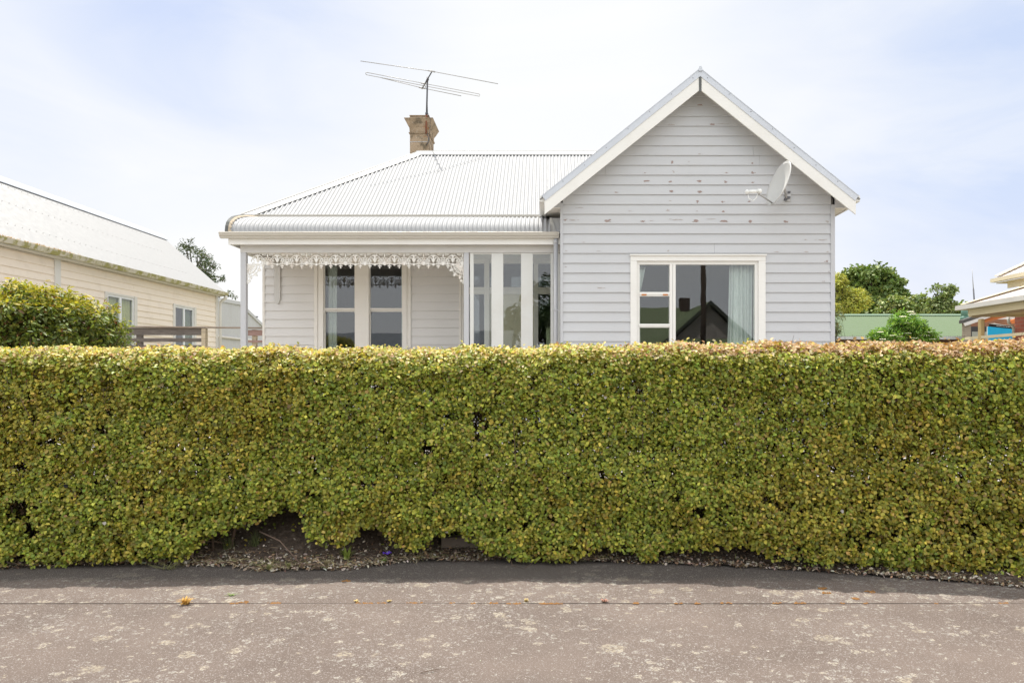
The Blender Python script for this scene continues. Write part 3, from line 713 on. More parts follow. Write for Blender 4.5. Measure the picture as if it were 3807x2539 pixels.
# bare spots where the paint has come off at the nails
PE = [(2603, 395, 16, 11, 0), (2647, 467, 14, 8, 0), (2590, 469, 12, 3, 1), (2498, 467, 14, 4, 1), (2600, 575, 8, 3, 1), (2498, 606, 6, 9, 0), (2402, 577, 7, 2, 1), (2795, 610, 6, 5, 0), (2797, 645, 11, 6, 0), (2700, 645, 8, 3, 0), (2504, 642, 5, 6, 1), (2397, 645, 6, 2, 0),
      (2402, 675, 17, 5, 0), (2492, 677, 9, 6, 0), (2600, 675, 12, 6, 0), (2697, 679, 8, 6, 0), (2796, 681, 8, 4, 0), (2494, 713, 11, 6, 0), (2600, 715, 13, 6, 0), (2290, 717, 10, 3, 0), (2187, 714, 4, 2, 1), (2592, 750, 8, 7, 0), (2685, 752, 7, 6, 0), (2784, 751, 8, 5, 0), (2490, 748, 6, 3, 1),
      (2482, 784, 8, 7, 1), (2688, 788, 10, 6, 0), (2590, 786, 5, 3, 1), (2257, 823, 16, 7, 0), (2389, 825, 11, 5, 0), (2586, 823, 17, 7, 0), (2687, 823, 22, 7, 0), (2788, 825, 12, 8, 0), (2921, 826, 13, 6, 0), (2101, 819, 9, 4, 0), (3075, 826, 7, 6, 1), (2170, 903, 8, 4, 1), (3071, 973, 8, 6, 0), (3060, 1048, 9, 4, 1),
      (2993, 892, 9, 3, 1), (3052, 893, 24, 3, 1), (2230, 1071, 20, 4, 1), (2483, 934, 6, 5, 1), (2995, 938, 14, 4, 1), (2885, 938, 16, 3, 1), (2340, 786, 9, 2, 1), (2160, 773, 16, 2, 1), (2130, 820, 26, 3, 1), (2520, 818, 30, 3, 1), (2640, 816, 34, 2, 1), (2103, 993, 6, 3, 1), (2105, 934, 6, 3, 1),
      (3080, 1012, 6, 4, 1), (3075, 938, 6, 4, 1), (2420, 822, 10, 2, 1), (2680, 463, 40, 1.5, 1), (2740, 471, 30, 1.5, 1), (2560, 603, 4, 2, 1), (2225, 935, 10, 2, 1)]
mr_, mg_ = MB(), MB(); rnd = random.Random(4)
for px, py, rx, ry, kd in PE:
    zc = ZZ(py, G); row = (zc - 2.134) / PITCH; fr = row - math.floor(row)
    m_ = mg_ if kd else mr_
    for q in range(5 if rx > 5 else 2):
        ox, oz = (rnd.gauss(0, rx * .45), rnd.gauss(0, ry * .35)) if q else (0, 0)
        cx_, cz_ = XX(px + ox, G), ZZ(py + oz, G)
        kx, kz = (rx * .72 if q == 0 else rx * rnd.uniform(.15, .4)) * G / F, (ry * .75 if q == 0 else ry * rnd.uniform(.15, .45)) * G / F
        n = 13; vs = []
        z_lo = 2.134 + math.floor(row) * PITCH + .012; z_hi = z_lo + PITCH - .02
        for i in range(n):
            a = 2 * math.pi * i / n; rr = rnd.uniform(.45, 1.15)
            z = min(z_hi, max(z_lo, cz_ + kz * rr * math.sin(a))); f = 1 - (z - z_lo + .012) / PITCH
            vs.append((cx_ + kx * rr * math.cos(a), G - (.007 + .023 * f) - .0022 - .0003 * q, z))
        m_.add([(cx_, vs[0][1], min(z_hi, max(z_lo, cz_)))] + vs, [(0, 1 + i, 1 + (i + 1) % n) for i in range(n)])
def merge_into(o, mb2, mat):                     # surface pattern joined into its part's mesh with its own material slot
    me = o.data; v = [tuple(q.co) for q in me.vertices]; f = [tuple(p.vertices) for p in me.polygons]; mi = [p.material_index for p in me.polygons]; sm_ = [p.use_smooth for p in me.polygons]
    n = len(v); slot = len(me.materials); m2 = bpy.data.meshes.new(me.name); m2.from_pydata(v + mb2.v, [], f + [tuple(i + n for i in q) for q in mb2.f]); m2.update()
    for k in me.materials: m2.materials.append(k)
    m2.materials.append(mat); m2.polygons.foreach_set('material_index', mi + [slot] * len(mb2.f)); m2.polygons.foreach_set('use_smooth', sm_ + [False] * len(mb2.f)); o.data = m2
merge_into(gb, mr_, M['peel']); merge_into(gb, mg_, M['peelgrey'])
for a, b in ((.243, .29), (4.845, 4.915)):
    mb = MB(); mb.box(a, b, G - .034, G + .1, .5, gable_z(a if a < 2 else b, .30)); mb.build('corner_board', M['trimgrey'], HOUSE)
# side walls, back wall, floor, rooms
for q in ((gx0, gx0 + .1, G + .12, W, .5, 4.42), (gx1 - .1, gx1, G + .12, 21, .5, 4.42), (-5.55, -5.45, W + .1, 21, .5, 4.6)): box('side_wall', M['board'], HOUSE, *q)
box('rear_wall', M['board'], HOUSE, -5.45, gx1 - .1, 20.9, 21, .5, 4.6)
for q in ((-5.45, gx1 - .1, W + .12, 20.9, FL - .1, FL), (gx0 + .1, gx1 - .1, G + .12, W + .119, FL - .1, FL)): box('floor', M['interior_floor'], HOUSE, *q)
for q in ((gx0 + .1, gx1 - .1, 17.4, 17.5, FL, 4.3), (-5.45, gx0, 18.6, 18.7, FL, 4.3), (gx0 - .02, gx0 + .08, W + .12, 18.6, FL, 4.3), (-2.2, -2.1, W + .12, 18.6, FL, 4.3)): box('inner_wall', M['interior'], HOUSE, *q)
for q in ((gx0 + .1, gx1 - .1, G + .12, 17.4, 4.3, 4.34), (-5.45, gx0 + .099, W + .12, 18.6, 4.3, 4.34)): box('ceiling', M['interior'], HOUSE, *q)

# bargeboards with grey cappings
for s in (-1, 1):
    xe = AX + s * HALF
    def zl(x, d): return AZ - SL * abs(x - AX) - d
    xe_b = AX + s * (HALF - .045)
    br = prism('bargeboard', M['trim'], HOUSE, [(AX + s * .008, zl(AX, .125)), (xe_b, zl(xe_b, .115)), (xe_b, zl(xe_b, .345)), (AX + s * .008, zl(AX, .355))] [::(1 if s < 0 else -1)], 'y', 12.955, 12.985)
    nx_, nz_ = .62, .78
    cp = MB(); cp.prism([(AX, zl(AX, 0)), (xe, zl(xe, 0)), (xe - s * .06, zl(xe, 0) - .082), (AX, zl(AX, .13))][::(1 if s < 0 else -1)], 'y', 12.945, 12.953)
    cp.prism([(AX, zl(AX, -.004)), (xe, zl(xe, -.004)), (xe, zl(xe, .008)), (AX, zl(AX, .008))][::(1 if s < 0 else -1)], 'y', 12.938, 13.08)
    cp.build('barge_capping', M['bargecap'], br, label='grey metal capping over the bargeboard')
    sc_ = MB(); k = .12
    while k < 2.55:
        x = AX + s * k; z = zl(x, .045 + .02 * (int(k * 10) % 2)); sc_ = MB(); sc_.tube([(x, 12.946, z), (x, 12.938, z)], .006, 6); sc_.build('roofing_screw', M['steel'], br); k += .36
    # soffit of the gable overhang
    prism('soffit', M['porchtrim'], HOUSE, [(AX, zl(AX, .135)), (xe_b, zl(xe_b, .135)), (xe_b, zl(xe_b, .15)), (AX, zl(AX, .15))][::(1 if s < 0 else -1)], 'y', 12.985, G)
prism('barge_join', M['dark_flash'], HOUSE, [(AX - .022, AZ - .13), (AX + .022, AZ - .13), (AX + .02, AZ - .375), (AX, AZ - .39), (AX - .02, AZ - .375)], 'y', 12.948, 12.955, label='weathered dark joint between the two bargeboards')
cb = MB(); cb.prism([(AX - .03, AZ - .005), (AX - .016, AZ + .03), (AX + .016, AZ + .03), (AX + .03, AZ - .005), (AX + .03, AZ - .05), (AX - .03, AZ - .05)], 'y', 12.925, 12.937); cb.build('ridge_end', M['bargecap'], HOUSE)
# eaves boxes either side of the gable
for s, xa, xb, yb in ((-1, gx0, AX - HALF + .06, 14.86), (1, gx1, AX + HALF - .06, 21.)):
    zs = 4.39
    box('eave_soffit', M['porchtrim'], HOUSE, xa, xb, G - .032, yb, zs, zs + .012)
    prism('eave_box_end', M['trimgrey'], HOUSE, [(xa, zs + .012), (xb, zs + .012), (xb, gable_z(xb, .16)), (xa, gable_z(xa, .16))][::(-1 if s < 0 else 1)], 'y', G - .032, G - .012)
    box('eave_fascia', M['trim'], HOUSE, xb, xb + s * .02, 12.99, yb, zs - .02, zs + .14)
    mb = MB(); g0, g1 = sorted((xb + s * .022, xb + s * .10)); z0 = zs + .055
    mb.box(g0, g1, 13.0, yb, z0, z0 + .01); mb.box(g1 - .008 if s > 0 else g0, g1 if s > 0 else g0 + .008, 13.0, yb, z0 + .01, z0 + .1); mb.box(g0, g1, 12.992, 13.0, z0, z0 + .1)
    mb.build('eave_gutter', M['trim'], HOUSE)
# gable roof sheets
for s in (-1, 1):
    nn = Vector((s * SL, 0, 1)).normalized(); mb = MB()
    def path(u, s=s, nn=nn):
        return [((AX + s * (0.0 + t * (HALF + .03)), u, AZ - .035 - SL * t * (HALF + .03)), nn) for t in (0, .5, 1)]
    corrugated(mb, 12.95, 21.2, path, du=.0762 / 6); o = mb.build('gable_roof', M['roof'], HOUSE, True)
mb = MB(); mb.prism([(AX - .16, AZ - .115), (AX, AZ + .012), (AX + .16, AZ - .115), (AX + .16, AZ - .135), (AX, AZ - .01), (AX - .16, AZ - .135)], 'y', 12.95, 21.2); mb.build('ridge_cap', M['cap'], HOUSE)

# ---- main roof
EY, EZ, TP = 14.95, 4.60, .70; RY = 17.84; RZ = EZ + TP * (RY - EY) ; EX = XX(893, 14.86) + .02; RXL = EX + (RY - EY)
nm = Vector((0, -TP, 1)).normalized(); mb = MB()
def main_path(u):
    t = min(1, max(.0, (u - EX) / (RY - EY))); ye = EY + (RY - EY) * t
    return [((u, EY + (ye - EY) * k, EZ + TP * (ye - EY) * k), nm) for k in (0, .5, 1)]
corrugated(mb, EX + .03, 2.5, main_path, du=.0762 / 8, amp=.014)
mroof = mb.build('main_roof', M['roof'], HOUSE, True)
mb = MB(); nl = Vector((-TP, 0, 1)).normalized()
def left_path(u):
    t = min(1, (u - EY) / (RY - EY)) if u < RY else max(0, min(1, (2 * RY - EY - u) / (RY - EY)))
    return [((EX + (RXL - EX) * t * k, u, EZ + TP * (RXL - EX) * t * k), nl) for k in (0, .5, 1)]
corrugated(mb, EY + .03, 2 * RY - EY - .03, left_path, du=.0762 / 6)
nb = Vector((0, TP, 1)).normalized()
def back_path(u):
    t = min(1, max(0, (u - EX) / (RY - EY))); yy = 2 * RY - EY
    return [((u, yy - (RY - EY) * t * k, EZ + TP * (RY - EY) * t * k), nb) for k in (0, .5, 1)]
corrugated(mb, EX + .03, 2.5, back_path, du=.0762 / 6)
mb.build('rear_roof', M['roof'], HOUSE, True)
# ridge and hip cappings with scalloped lower edge
mb = MB()
for s in (-1, 1):
    mb.prism([(RY, RZ + .035), (RY + s * .16, RZ + .035 - .16 * TP), (RY + s * .16, RZ + .02 - .16 * TP), (RY, RZ + .02)][::(1 if s > 0 else -1)], 'x', RXL - .05, 2.5)
mb.tube([(RXL - .05, RY, RZ + .035), (2.5, RY, RZ + .035)], .014, 8)
mb.build('ridge_cap', M['cap'], mroof, label='pale ridge capping on the main roof')
mb = MB(); a, b = Vector((EX - .02, EY - .02, EZ + .002)), Vector((RXL, RY, RZ + .006)); d = (b - a)
u1 = Vector((1, 0, 0)) * .24; u2 = Vector((0, 1, 0)) * .24
def strip(p0, p1, w, th=.012):
    v = [p0, p1, p1 + w, p0 + w]; up = Vector((0, 0, th)); mb.add(v + [q + up for q in v], [(0, 3, 2, 1), (4, 5, 6, 7), (0, 1, 5, 4), (1, 2, 6, 5), (2, 3, 7, 6), (3, 0, 4, 7)])
strip(a + Vector((0, 0, .006)), b + Vector((0, 0, .006)), u1); strip(a + Vector((0, 0, .0)), b, u2)
mb.tube([a + Vector((0, 0, .028)), b + Vector((0, 0, .02))], .014, 8)
mb.build('hip_cap', M['cap'], mroof, label='pale hip capping along the left edge of the roof')
# main gutter above the bullnose
mb = MB(); gz0, gz1 = ZZ(808, 14.85), ZZ(798, 14.85); gl, gr = XX(893, 14.85), -.12
mb.prism([(14.85, gz1), (14.852, gz1 - .01), (14.87, gz0 + .012), (14.885, gz0), (14.97, gz0), (14.97, gz0 + .01), (14.9, gz0 + .012), (14.87, gz1)], 'x', gl, gr)
mb.prism([(14.85, gz1), (14.87, gz0), (14.97, gz0), (14.97, gz1)], 'x', gl, gl + .004)
mb.build('main_gutter', M['gutter'], HOUSE)
box('main_fascia', M['trim'], HOUSE, EX + .1, gx0, 14.98, 15.0, 4.40, 4.58)
# roof nails
mb = MB()
for yy in (EY + .18, EY + .95, EY + 1.75):
    x = EX + .3 + (yy - EY)
    while x < 1.0:
        x += .2286; z = EZ + TP * (yy - EY) + .012
        mb.tube([(x, yy, z), (x, yy - .004, z + .006)], .006, 5)
merge_into(mroof, mb, M['cap'])

# ---- bullnose veranda roof
BP = [(14.97, 4.555), (14.6, 4.497), (14.25, 4.432), (14.0, 4.372), (13.82, 4.312), (13.69, 4.245), (13.60, 4.175), (13.555, 4.10), (13.535, 4.02)]
def bn(i):
    a, b = BP[max(0, i - 1)], BP[min(len(BP) - 1, i + 1)]; dy, dz = b[0] - a[0], b[1] - a[1]
    n = Vector((0, dz, -dy)); n = n.normalized(); return n if n.z > 0 or n.y < 0 else -n
BXL, BXR = -5.50, XX(2046, 13.6)
mb = MB(); corrugated(mb, BXL, BXR, lambda u: [((u, y, z), bn(i)) for i, (y, z) in enumerate(BP)], amp=.0125)
bull = mb.build('bullnose_roof', M['roof'], HOUSE, True)
mb = MB(); mb.prism([(y, z + .05) for y, z in BP] + [(y, z - .07) for y, z in BP[::-1]], 'x', BXL - .075, BXL - .012); mb.build('end_flashing', M['dark_flash'], bull, label='dark weathered flashing at the left end of the curved roof')
mb = MB()
vs = []
for i in range(len(BP) * 4 - 3):
    t = i / 4; k = min(len(BP) - 2, int(t)); f = t - k
    y = BP[k][0] * (1 - f) + BP[k+1][0] * f; z = BP[k][1] * (1 - f) + BP[k+1][1] * f; w = .032 + .016 * math.sin(i * 1.9) + .01 * math.sin(i * 3.7)
    vs += [(BXL - .014, y - .01, z + .034), (BXL + w, y - .012, z + .012)]
mb.add(vs, [(2 * i, 2 * i + 1, 2 * i + 3, 2 * i + 2) for i in range(len(vs) // 2 - 1)])
o = mb.build('mortar_strip', M['mortar'], bull, label='cracked cream mortar strip'); o.modifiers.new('s', 'SOLIDIFY').thickness = .006
prism('flashing', M['trimgrey'], HOUSE, [(XX(2070, 13.62), 4.03), (gx0 - .004, 4.03), (gx0 - .004, ZZ(811, 13.62)), (XX(2050, 13.62), ZZ(811, 13.62))], 'y', 13.62, 13.63)
prism('flashing', M['cap'], HOUSE, [(XX(2044, 13.6), 4.03), (XX(2070, 13.6), 4.03), (XX(2051, 13.6), ZZ(811, 13.62)), (XX(2044, 13.6), ZZ(811, 13.62))], 'y', 13.60, 13.61)
mb = MB(); a = XX(2048, 13.6); mb.add([(a, 13.56, 4.05), (gx0 - .02, 13.56, 4.05), (gx0 - .02, 14.9, 4.50), (a, 14.9, 4.54)], [(0, 1, 2, 3)]); mb.add([(a, 13.56, 4.05), (a + .02, 13.56, 4.02), (a + .02, 14.9, 4.50), (a, 14.9, 4.54)], [(3, 2, 1, 0)])
o = mb.build('valley_flashing', M['cap'], HOUSE); o.modifiers.new('s', 'SOLIDIFY').thickness = .003

# veranda gutter (ogee), fascia, soffit, beam
def vgut(y): return ZZ(y, 13.42)
zt_, zb_ = vgut(861.5), vgut(883)
prof = [(13.42, zt_), (13.412, zt_ - .006), (13.42, zt_ - .014), (13.428, zt_ - .035), (13.445, zt_ - .06), (13.468, zt_ - .072), (13.464, zt_ - .08), (13.475, zb_), (13.545, zb_), (13.545, zb_ + .01), (13.49, zb_ + .012), (13.45, zt_ - .03), (13.434, zt_)]
gxl, gxr = XX(812, 13.42), XX(2079, 13.42)
mb = MB(); mb.prism(prof, 'x', gxl, gxr); mb.prism([(13.42, zt_), (13.445, zt_ - .06), (13.475, zb_), (13.545, zb_), (13.545, zt_)], 'x', gxl, gxl + .004)
mb.build('gutter', M['gutter'], HOUSE)
fx0, fx1 = XX(849, 13.55), XX(2056, 13.55); fz0, fz1 = ZZ(909, 13.55), ZZ(886, 13.55)
box('fascia', M['trim'], HOUSE, fx0, gx0 - .005, 13.548, 13.57, fz0, zb_ + .012)
box('veranda_soffit', M['beam'], HOUSE, fx0 + .02, gx0 - .005, 13.572, 13.70, fz0 + .01, fz0 + .02)
mb = MB(); mb.box(fx0 + .005, fx0 + .02, 13.572, 15.33, fz0, fz0 + .1); mb.build('veranda_side_fascia', M['trim'], HOUSE)
bz0 = ZZ(939.5, VB); px0, px1 = XX(893.5, VB), XX(914, VB)
box('veranda_beam', M['beam'], HOUSE, px0, gx0 - .005, VB, VB + .1, bz0, fz0 + .0095)
mb = MB(); mb.box(px0, px0 + .1, VB + .1, W, bz0, fz0 + .009); mb.build('veranda_side_beam', M['beam'], HOUSE)
box('veranda_ceiling', M['porchtrim'], HOUSE, px0 + .1, gx0 - .005, VB + .1, W, fz0 + .0, fz0 + .02)
box('veranda_floor', plain('veranda_boards_floor', (.42, .38, .33), .8), HOUSE, -5.5, gx0 - .005, 13.6, W - .03, FL - .06, FL)
box('veranda_base', M['board'], HOUSE, -5.48, gx0 - .005, 13.68, 13.72, .5, FL - .06)
# posts
def post(xa, xb, lab):
    mb = MB(); mb.box(xa, xb, VB + .001, VB + .1, FL, bz0); p = mb.build('veranda_post', M['trimgrey'], HOUSE, label=lab)
    b = p.modifiers.new('b', 'BEVEL'); b.width = .006; b.segments = 2
post(px0, px1, 'grey veranda post at the left corner'); post(XX(1724, VB), XX(1743, VB), 'grey veranda post between the lace frieze and the glazed screen')

# ---- lace frieze
def ring(cx, cz, r, w, a0, a1, n=12):
    o = [(cx + (r + w / 2) * math.cos(R(a0 + (a1 - a0) * i / n)), cz + (r + w / 2) * math.sin(R(a0 + (a1 - a0) * i / n))) for i in range(n + 1)]
    i_ = [(cx + (r - w / 2) * math.cos(R(a0 + (a1 - a0) * i / n)), cz + (r - w / 2) * math.sin(R(a0 + (a1 - a0) * i / n))) for i in range(n + 1)]
    return o + i_[::-1]
def ell(cx, cz, rx, rz, ang=0, n=12):
    c, s = math.cos(R(ang)), math.sin(R(ang)); out = []
    for i in range(n):
        t = 2 * math.pi * i / n; x, z = rx * math.cos(t), rz * math.sin(t); out.append((cx + x * c - z * s, cz + x * s + z * c))
    return out
class Lace:
    def __init__(s): s.mb = MB(); s.k = 0
    def add(s, poly):
        s.k += 1; d = (s.k * 7 % 23) * .00035
        ar = sum(poly[i][0] * poly[(i+1) % len(poly)][1] - poly[(i+1) % len(poly)][0] * poly[i][1] for i in range(len(poly)))
        if ar < 0: poly = poly[::-1]
        n = len(poly); y0, y1 = VB + .035 - d, VB + .048 + d * .5
        vs = [(x, y0, z) for x, z in poly] + [(x, y1, z) for x, z in poly]
        h = n // 2
        fs = []
        if getattr(s, 'strip', False):
            for i in range(h - 1): fs += [(i, i + 1, n - 2 - i, n - 1 - i), (n + i, n + n - 1 - i, n + n - 2 - i, n + i + 1)]
        else: fs += [tuple(range(n)), tuple(range(2 * n - 1, n - 1, -1))]
        for i in range(n):
            j = (i + 1) % n; fs.append((i, n + i, n + j, j))
        s.mb.add(vs, fs)
    def ring(s, *a): s.strip = True; s.add(ring(*a)); s.strip = False
    def ell(s, *a): s.add(ell(*a))
    def rect(s, x0, x1, z0, z1): s.add([(x0, z0), (x1, z0), (x1, z1), (x0, z1)])
    def bar(s, x0, z0, x1, z1, w):
        d = Vector((x1 - x0, z1 - z0)).normalized() * w / 2; s.add([(x0 - d.y, z0 + d.x), (x0 + d.y, z0 - d.x), (x1 + d.y, z1 - d.x), (x1 - d.y, z1 + d.x)])
    def tooth(s, x, z, k=1.):
        s.bar(x, z + .01 * k, x, z - .05 * k, .013 * k); s.ell(x - .019 * k, z - .03 * k, .014 * k, .009 * k, 15); s.ell(x + .019 * k, z - .03 * k, .014 * k, .009 * k, -15); s.ell(x, z - .058 * k, .010 * k, .016 * k)
def repeat(lc, x, zt, p=.366, h=.20):
    zb = zt - h
    # palmette
    lc.ell(x, zt - .10, .014, .075); lc.ell(x - .022, zt - .12, .009, .045, 22); lc.ell(x + .022, zt - .12, .009, .045, -22)
    lc.ell(x - .02, zt - .05, .007, .032, 30); lc.ell(x + .02, zt - .05, .007, .032, -30)
    lc.rect(x - .10, x + .10, zb, zb + .010)
    for s in (-1, 1):
        lc.ring(x + s * .052, zt - .115, .024, .009, -60 if s > 0 else 240, 190 if s > 0 else -10, 10)
        lc.ring(x, zb + .04, .115, .011, 90, 90 - s * 88, 10)
        lc.ell(x + s * .062, zt - .145, .010, .010); lc.ring(x + s * .075, zt - .185, .018, .008, 0, 330, 8)
        lc.tooth(x + s * p / 4, zb)
    lc.ell(x, zb - .004, .022, .022)
    # fan half way between
    f = x + p / 2
    lc.ring(f, zb, .085, .010, 0, 180, 14); lc.ring(f, zb, .118, .009, 25, 155, 12); lc.ring(f, zb, .045, .010, 0, 180, 10)
    for a in range(15, 180, 25): lc.bar(f + .04 * math.cos(R(a)), zb + .04 * math.sin(R(a)), f + .088 * math.cos(R(a)), zb + .088 * math.sin(R(a)), .012)
    for a in range(30, 170, 24): lc.ell(f + .102 * math.cos(R(a)), zb + .102 * math.sin(R(a)), .010, .010)
    lc.ell(f, zb + .018, .028, .026); lc.ell(f, zb - .003, .020, .018)
    for s in (-1, 1): lc.ring(f + s * .05, zt - .028, .017, .008, 0, 340, 8); lc.ell(f + s * .085, zt - .03, .013, .010, s * 30)
    lc.ell(f, zt - .045, .012, .028)
lz = bz0; lx0, lx1 = px1 + .004, XX(1724, VB) - .003
lc = Lace(); lc.rect(lx0, lx1, lz - .013, lz - .001)
npat = 11; pp = (lx1 - lx0 - .04) / npat
for i in range(npat):
    repeat(lc, lx0 + .02 + pp * (i + .5) - .0, lz, pp)
lc.rect(lx0, lx1, lz - .205, lz - .194)
lc.mb.build('lace_frieze', M['lace'], HOUSE, label='white cast iron lace frieze with rust spots')
for s, x in ((1, lx0), (-1, lx1)):
    lc = Lace(); z0 = lz - .205
    lc.rect(x, x + s * .012, z0 - .34, z0 - .001) if s > 0 else lc.rect(x - .012, x, z0 - .34, z0 - .001)
    for r_, w_ in ((.10, .012), (.165, .011), (.215, .012)): lc.ring(x + s * .01, z0, r_, w_, 270, 270 + s * 88, 10)
    for a in range(8, 90, 13):
        t = 270 + s * a; lc.bar(x + s * .01 + .06 * math.cos(R(t)), z0 + .06 * math.sin(R(t)), x + s * .01 + .165 * math.cos(R(t)), z0 + .165 * math.sin(R(t)), .014)
    for a in (14, 40, 66):
        t = 270 + s * a; cx_, cz_ = x + s * .01 + .24 * math.cos(R(t)), z0 + .24 * math.sin(R(t))
        lc.ell(cx_, cz_, .026, .012, t); lc.ell(cx_, cz_, .012, .026, t); lc.ring(x + s * .01 + .19 * math.cos(R(t)), z0 + .19 * math.sin(R(t)), .018, .008, 0, 340, 8)
    lc.ell(x + s * .04, z0 - .285, .03, .012); lc.ell(x + s * .045, z0 - .285, .011, .03); lc.ell(x + s * .02, z0 - .32, .014, .012)
    lc.ell(x + s * .04, z0 - .03, .04, .025, s * -30)
    lc.mb.build('lace_bracket', M['lace'], HOUSE, label='white lace corner bracket at the %s end of the frieze' % ('left' if s > 0 else 'right'))

# ---- veranda wall with window pair and entry
hx0, hx1, hz0, hz1 = XX(1170, W), XX(1529, W), 1.35, 3.80
ex0, ex1, ez1 = XX(1708, W), .245, 3.80
mb = MB()
for a, b, c, d in cells(-5.55, gx0 - .002, .5, 4.4, [(hx0 + .04, hx1 - .04, hz0, hz1), (ex0 + .04, ex1 - .04, FL, ez1)]): mb.box(a, b, W, W + .12, c, d)
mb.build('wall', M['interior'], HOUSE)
mb = MB(); board_wall(mb, XX(986, W), gx0 - .01, FL, fz0 + .001, W, 2.148, .1663, [(hx0, hx1, hz0, hz1 + .1), (ex0, ex1, FL - 1, ez1 + .1)], joints=False)
mb.build('weatherboard_cladding', M['porchboard'], HOUSE, label='cream grey weatherboards under the veranda')
box('corner_board', M['porchtrim'], HOUSE, -5.562, XX(986, W), W - .035, W + .1, .5, fz0 + .4)
# pointed pendant board fixed on the wall
xa, xb = XX(1023, W), XX(1045, W)
prism('pointed_board', M['beam'], HOUSE, [(xa, ZZ(975, W)), (xb, ZZ(975, W)), (xb, ZZ(1113, W)), (XX(1038, W), ZZ(1130, W)), (XX(1032, W), ZZ(1130, W)), (xa, ZZ(1113, W))][::-1], 'y', W - .06, W - .03, label='vertical board with a pointed end hanging beside the veranda window')

def frame_rects(parent, name, mat, rects, label=None):
    mb = MB()
    for r_ in rects: mb.box(*r_)
    o = mb.build(name, mat, parent, label=label); b = o.modifiers.new('b', 'BEVEL'); b.width = .003; b.segments = 1; return o
def pxw(a, Y=W): return XX(a, Y)
# window pair: casings
fr = frame_rects(HOUSE, 'window', M['porchtrim'], [
    (hx0, pxw(1182), W - .05, W + .12, hz0, hz1), (pxw(1182), pxw(1188), W - .03, W + .12, hz0, hz1), (pxw(1188), pxw(1204), W - .045, W + .12, hz0, hz1),
    (pxw(1321), pxw(1373), W - .045, W + .12, hz0, hz1), (pxw(1497), pxw(1514), W - .045, W + .12, hz0, hz1), (pxw(1514), pxw(1519), W - .03, W + .12, hz0, hz1), (pxw(1519), hx1, W - .05, W + .12, hz0, hz1),
    (pxw(1204), pxw(1321), W - .02, W + .12, ZZ(978, W), hz1), (pxw(1373), pxw(1497), W - .02, W + .12, ZZ(978, W), hz1), (hx0, hx1, W - .055, W - .001, hz1, fz0 + .02), (hx0 - .02, hx1 + .02, W - .08, W + .12, hz0 - .05, hz0)],
    label='double veranda window with two tall sash windows')
for a, b in ((1204, 1321), (1373, 1497)):
    x0, x1 = pxw(a), pxw(b); st = .018
    mz = ZZ(1149, W)
    up = frame_rects(fr, 'upper_sash', M['porchtrim'], [(x0, x0 + st, W + .005, W + .04, mz - .02, ZZ(978, W)), (x1 - st, x1, W + .005, W + .04, mz - .02, ZZ(978, W)), (x0 + st, x1 - st, W + .005, W + .04, mz - .018, mz + .018), (x0 + st, x1 - st, W + .005, W + .04, ZZ(978, W) - .03, ZZ(978, W))])
    for xx, s in ((x0, 1), (x1, -1)):
        prism('sash_horn', M['porchtrim'], fr, [(xx, mz - .02), (xx + s * .02, mz - .02), (xx + s * .018, mz - .06), (xx + s * .006, mz - .11), (xx, mz - .14)][::(-1 if s > 0 else 1)], 'y', W - .004, W + .02)
    glazing(fr, x0 + st, x1 - st, mz + .018, ZZ(978, W) - .03, W + .02)
    lo = frame_rects(fr, 'lower_sash', M['porchtrim'], [(x0, x0 + st, W + .045, W + .08, hz0, mz - .02), (x1 - st, x1, W + .045, W + .08, hz0, mz - .02), (x0 + st, x1 - st, W + .045, W + .08, mz - .05, mz - .0185), (x0 + st, x1 - st, W + .045, W + .08, hz0, hz0 + .07)])
    glazing(fr, x0 + st, x1 - st, hz0 + .07, mz - .05, W + .06)
M['sheer'] = plain('sheer_curtain', (.62, .66, .62), .9)
M['curtain'] = plain('pale_green_curtain', (.70, .74, .70), .9)
curtain('curtain', 'pale curtain at the left edge of the left veranda sash window', pxw(1207), pxw(1243), hz0, 3.78, W + .2, M['sheer'], 3, .02)
curtain('curtain', 'narrow pale curtain at the right edge of the right veranda sash window', pxw(1484), pxw(1500), hz0, 3.78, W + .2, M['sheer'], 2, .02)
# entry: frames, sidelights, door
e0, e1 = ex0, ex1
rects = [(e0, pxw(1716), W - .05, W + .12, FL, ez1), (pxw(1716), pxw(1724), W - .03, W + .12, FL, ez1), (pxw(1801), pxw(1820), W - .04, W + .12, FL, ez1), (pxw(1984), pxw(2001), W - .04, W + .12, FL, ez1), (pxw(2062), e1, W - .04, W + .12, FL, ez1), (e0, e1, W - .05, W + .12, ez1, fz0 + .02)]
for a, b in ((1724, 1801), (1820, 1984), (2001, 2062)):
    rects += [(pxw(a), pxw(b), W - .02, W + .12, ZZ(980, W), ez1), (pxw(a), pxw(b), W - .02, W + .1, ZZ(1079, W), ZZ(1068, W)), (pxw(a), pxw(b), W - .045, W + .12, ZZ(1094, W), ZZ(1079, W))]
en = frame_rects(HOUSE, 'entry', M['porchtrim'], rects, label='cream front entry with sidelights behind the glazed screen')
for a, b in ((1724, 1801), (1820, 1984), (2001, 2062)): glazing(en, pxw(a), pxw(b), ZZ(1068, W), ZZ(980, W), W + .03, 'fanlight_pane')
for a, b in ((1724, 1801), (2001, 2062)): glazing(en, pxw(a), pxw(b), FL + .8, ZZ(1094, W), W + .03, 'sidelight_pane')
for a, b in ((1724, 1801), (2001, 2062)): frame_rects(en, 'sidelight_panel', M['porchtrim'], [(pxw(a), pxw(b), W, W + .05, FL, FL + .8)])
dr = box('door', paint('cream_door', (.66, .62, .46), .5), en, pxw(1820), pxw(1984), W + .03, W + .07, FL, ZZ(1094, W), label='plain cream front door')
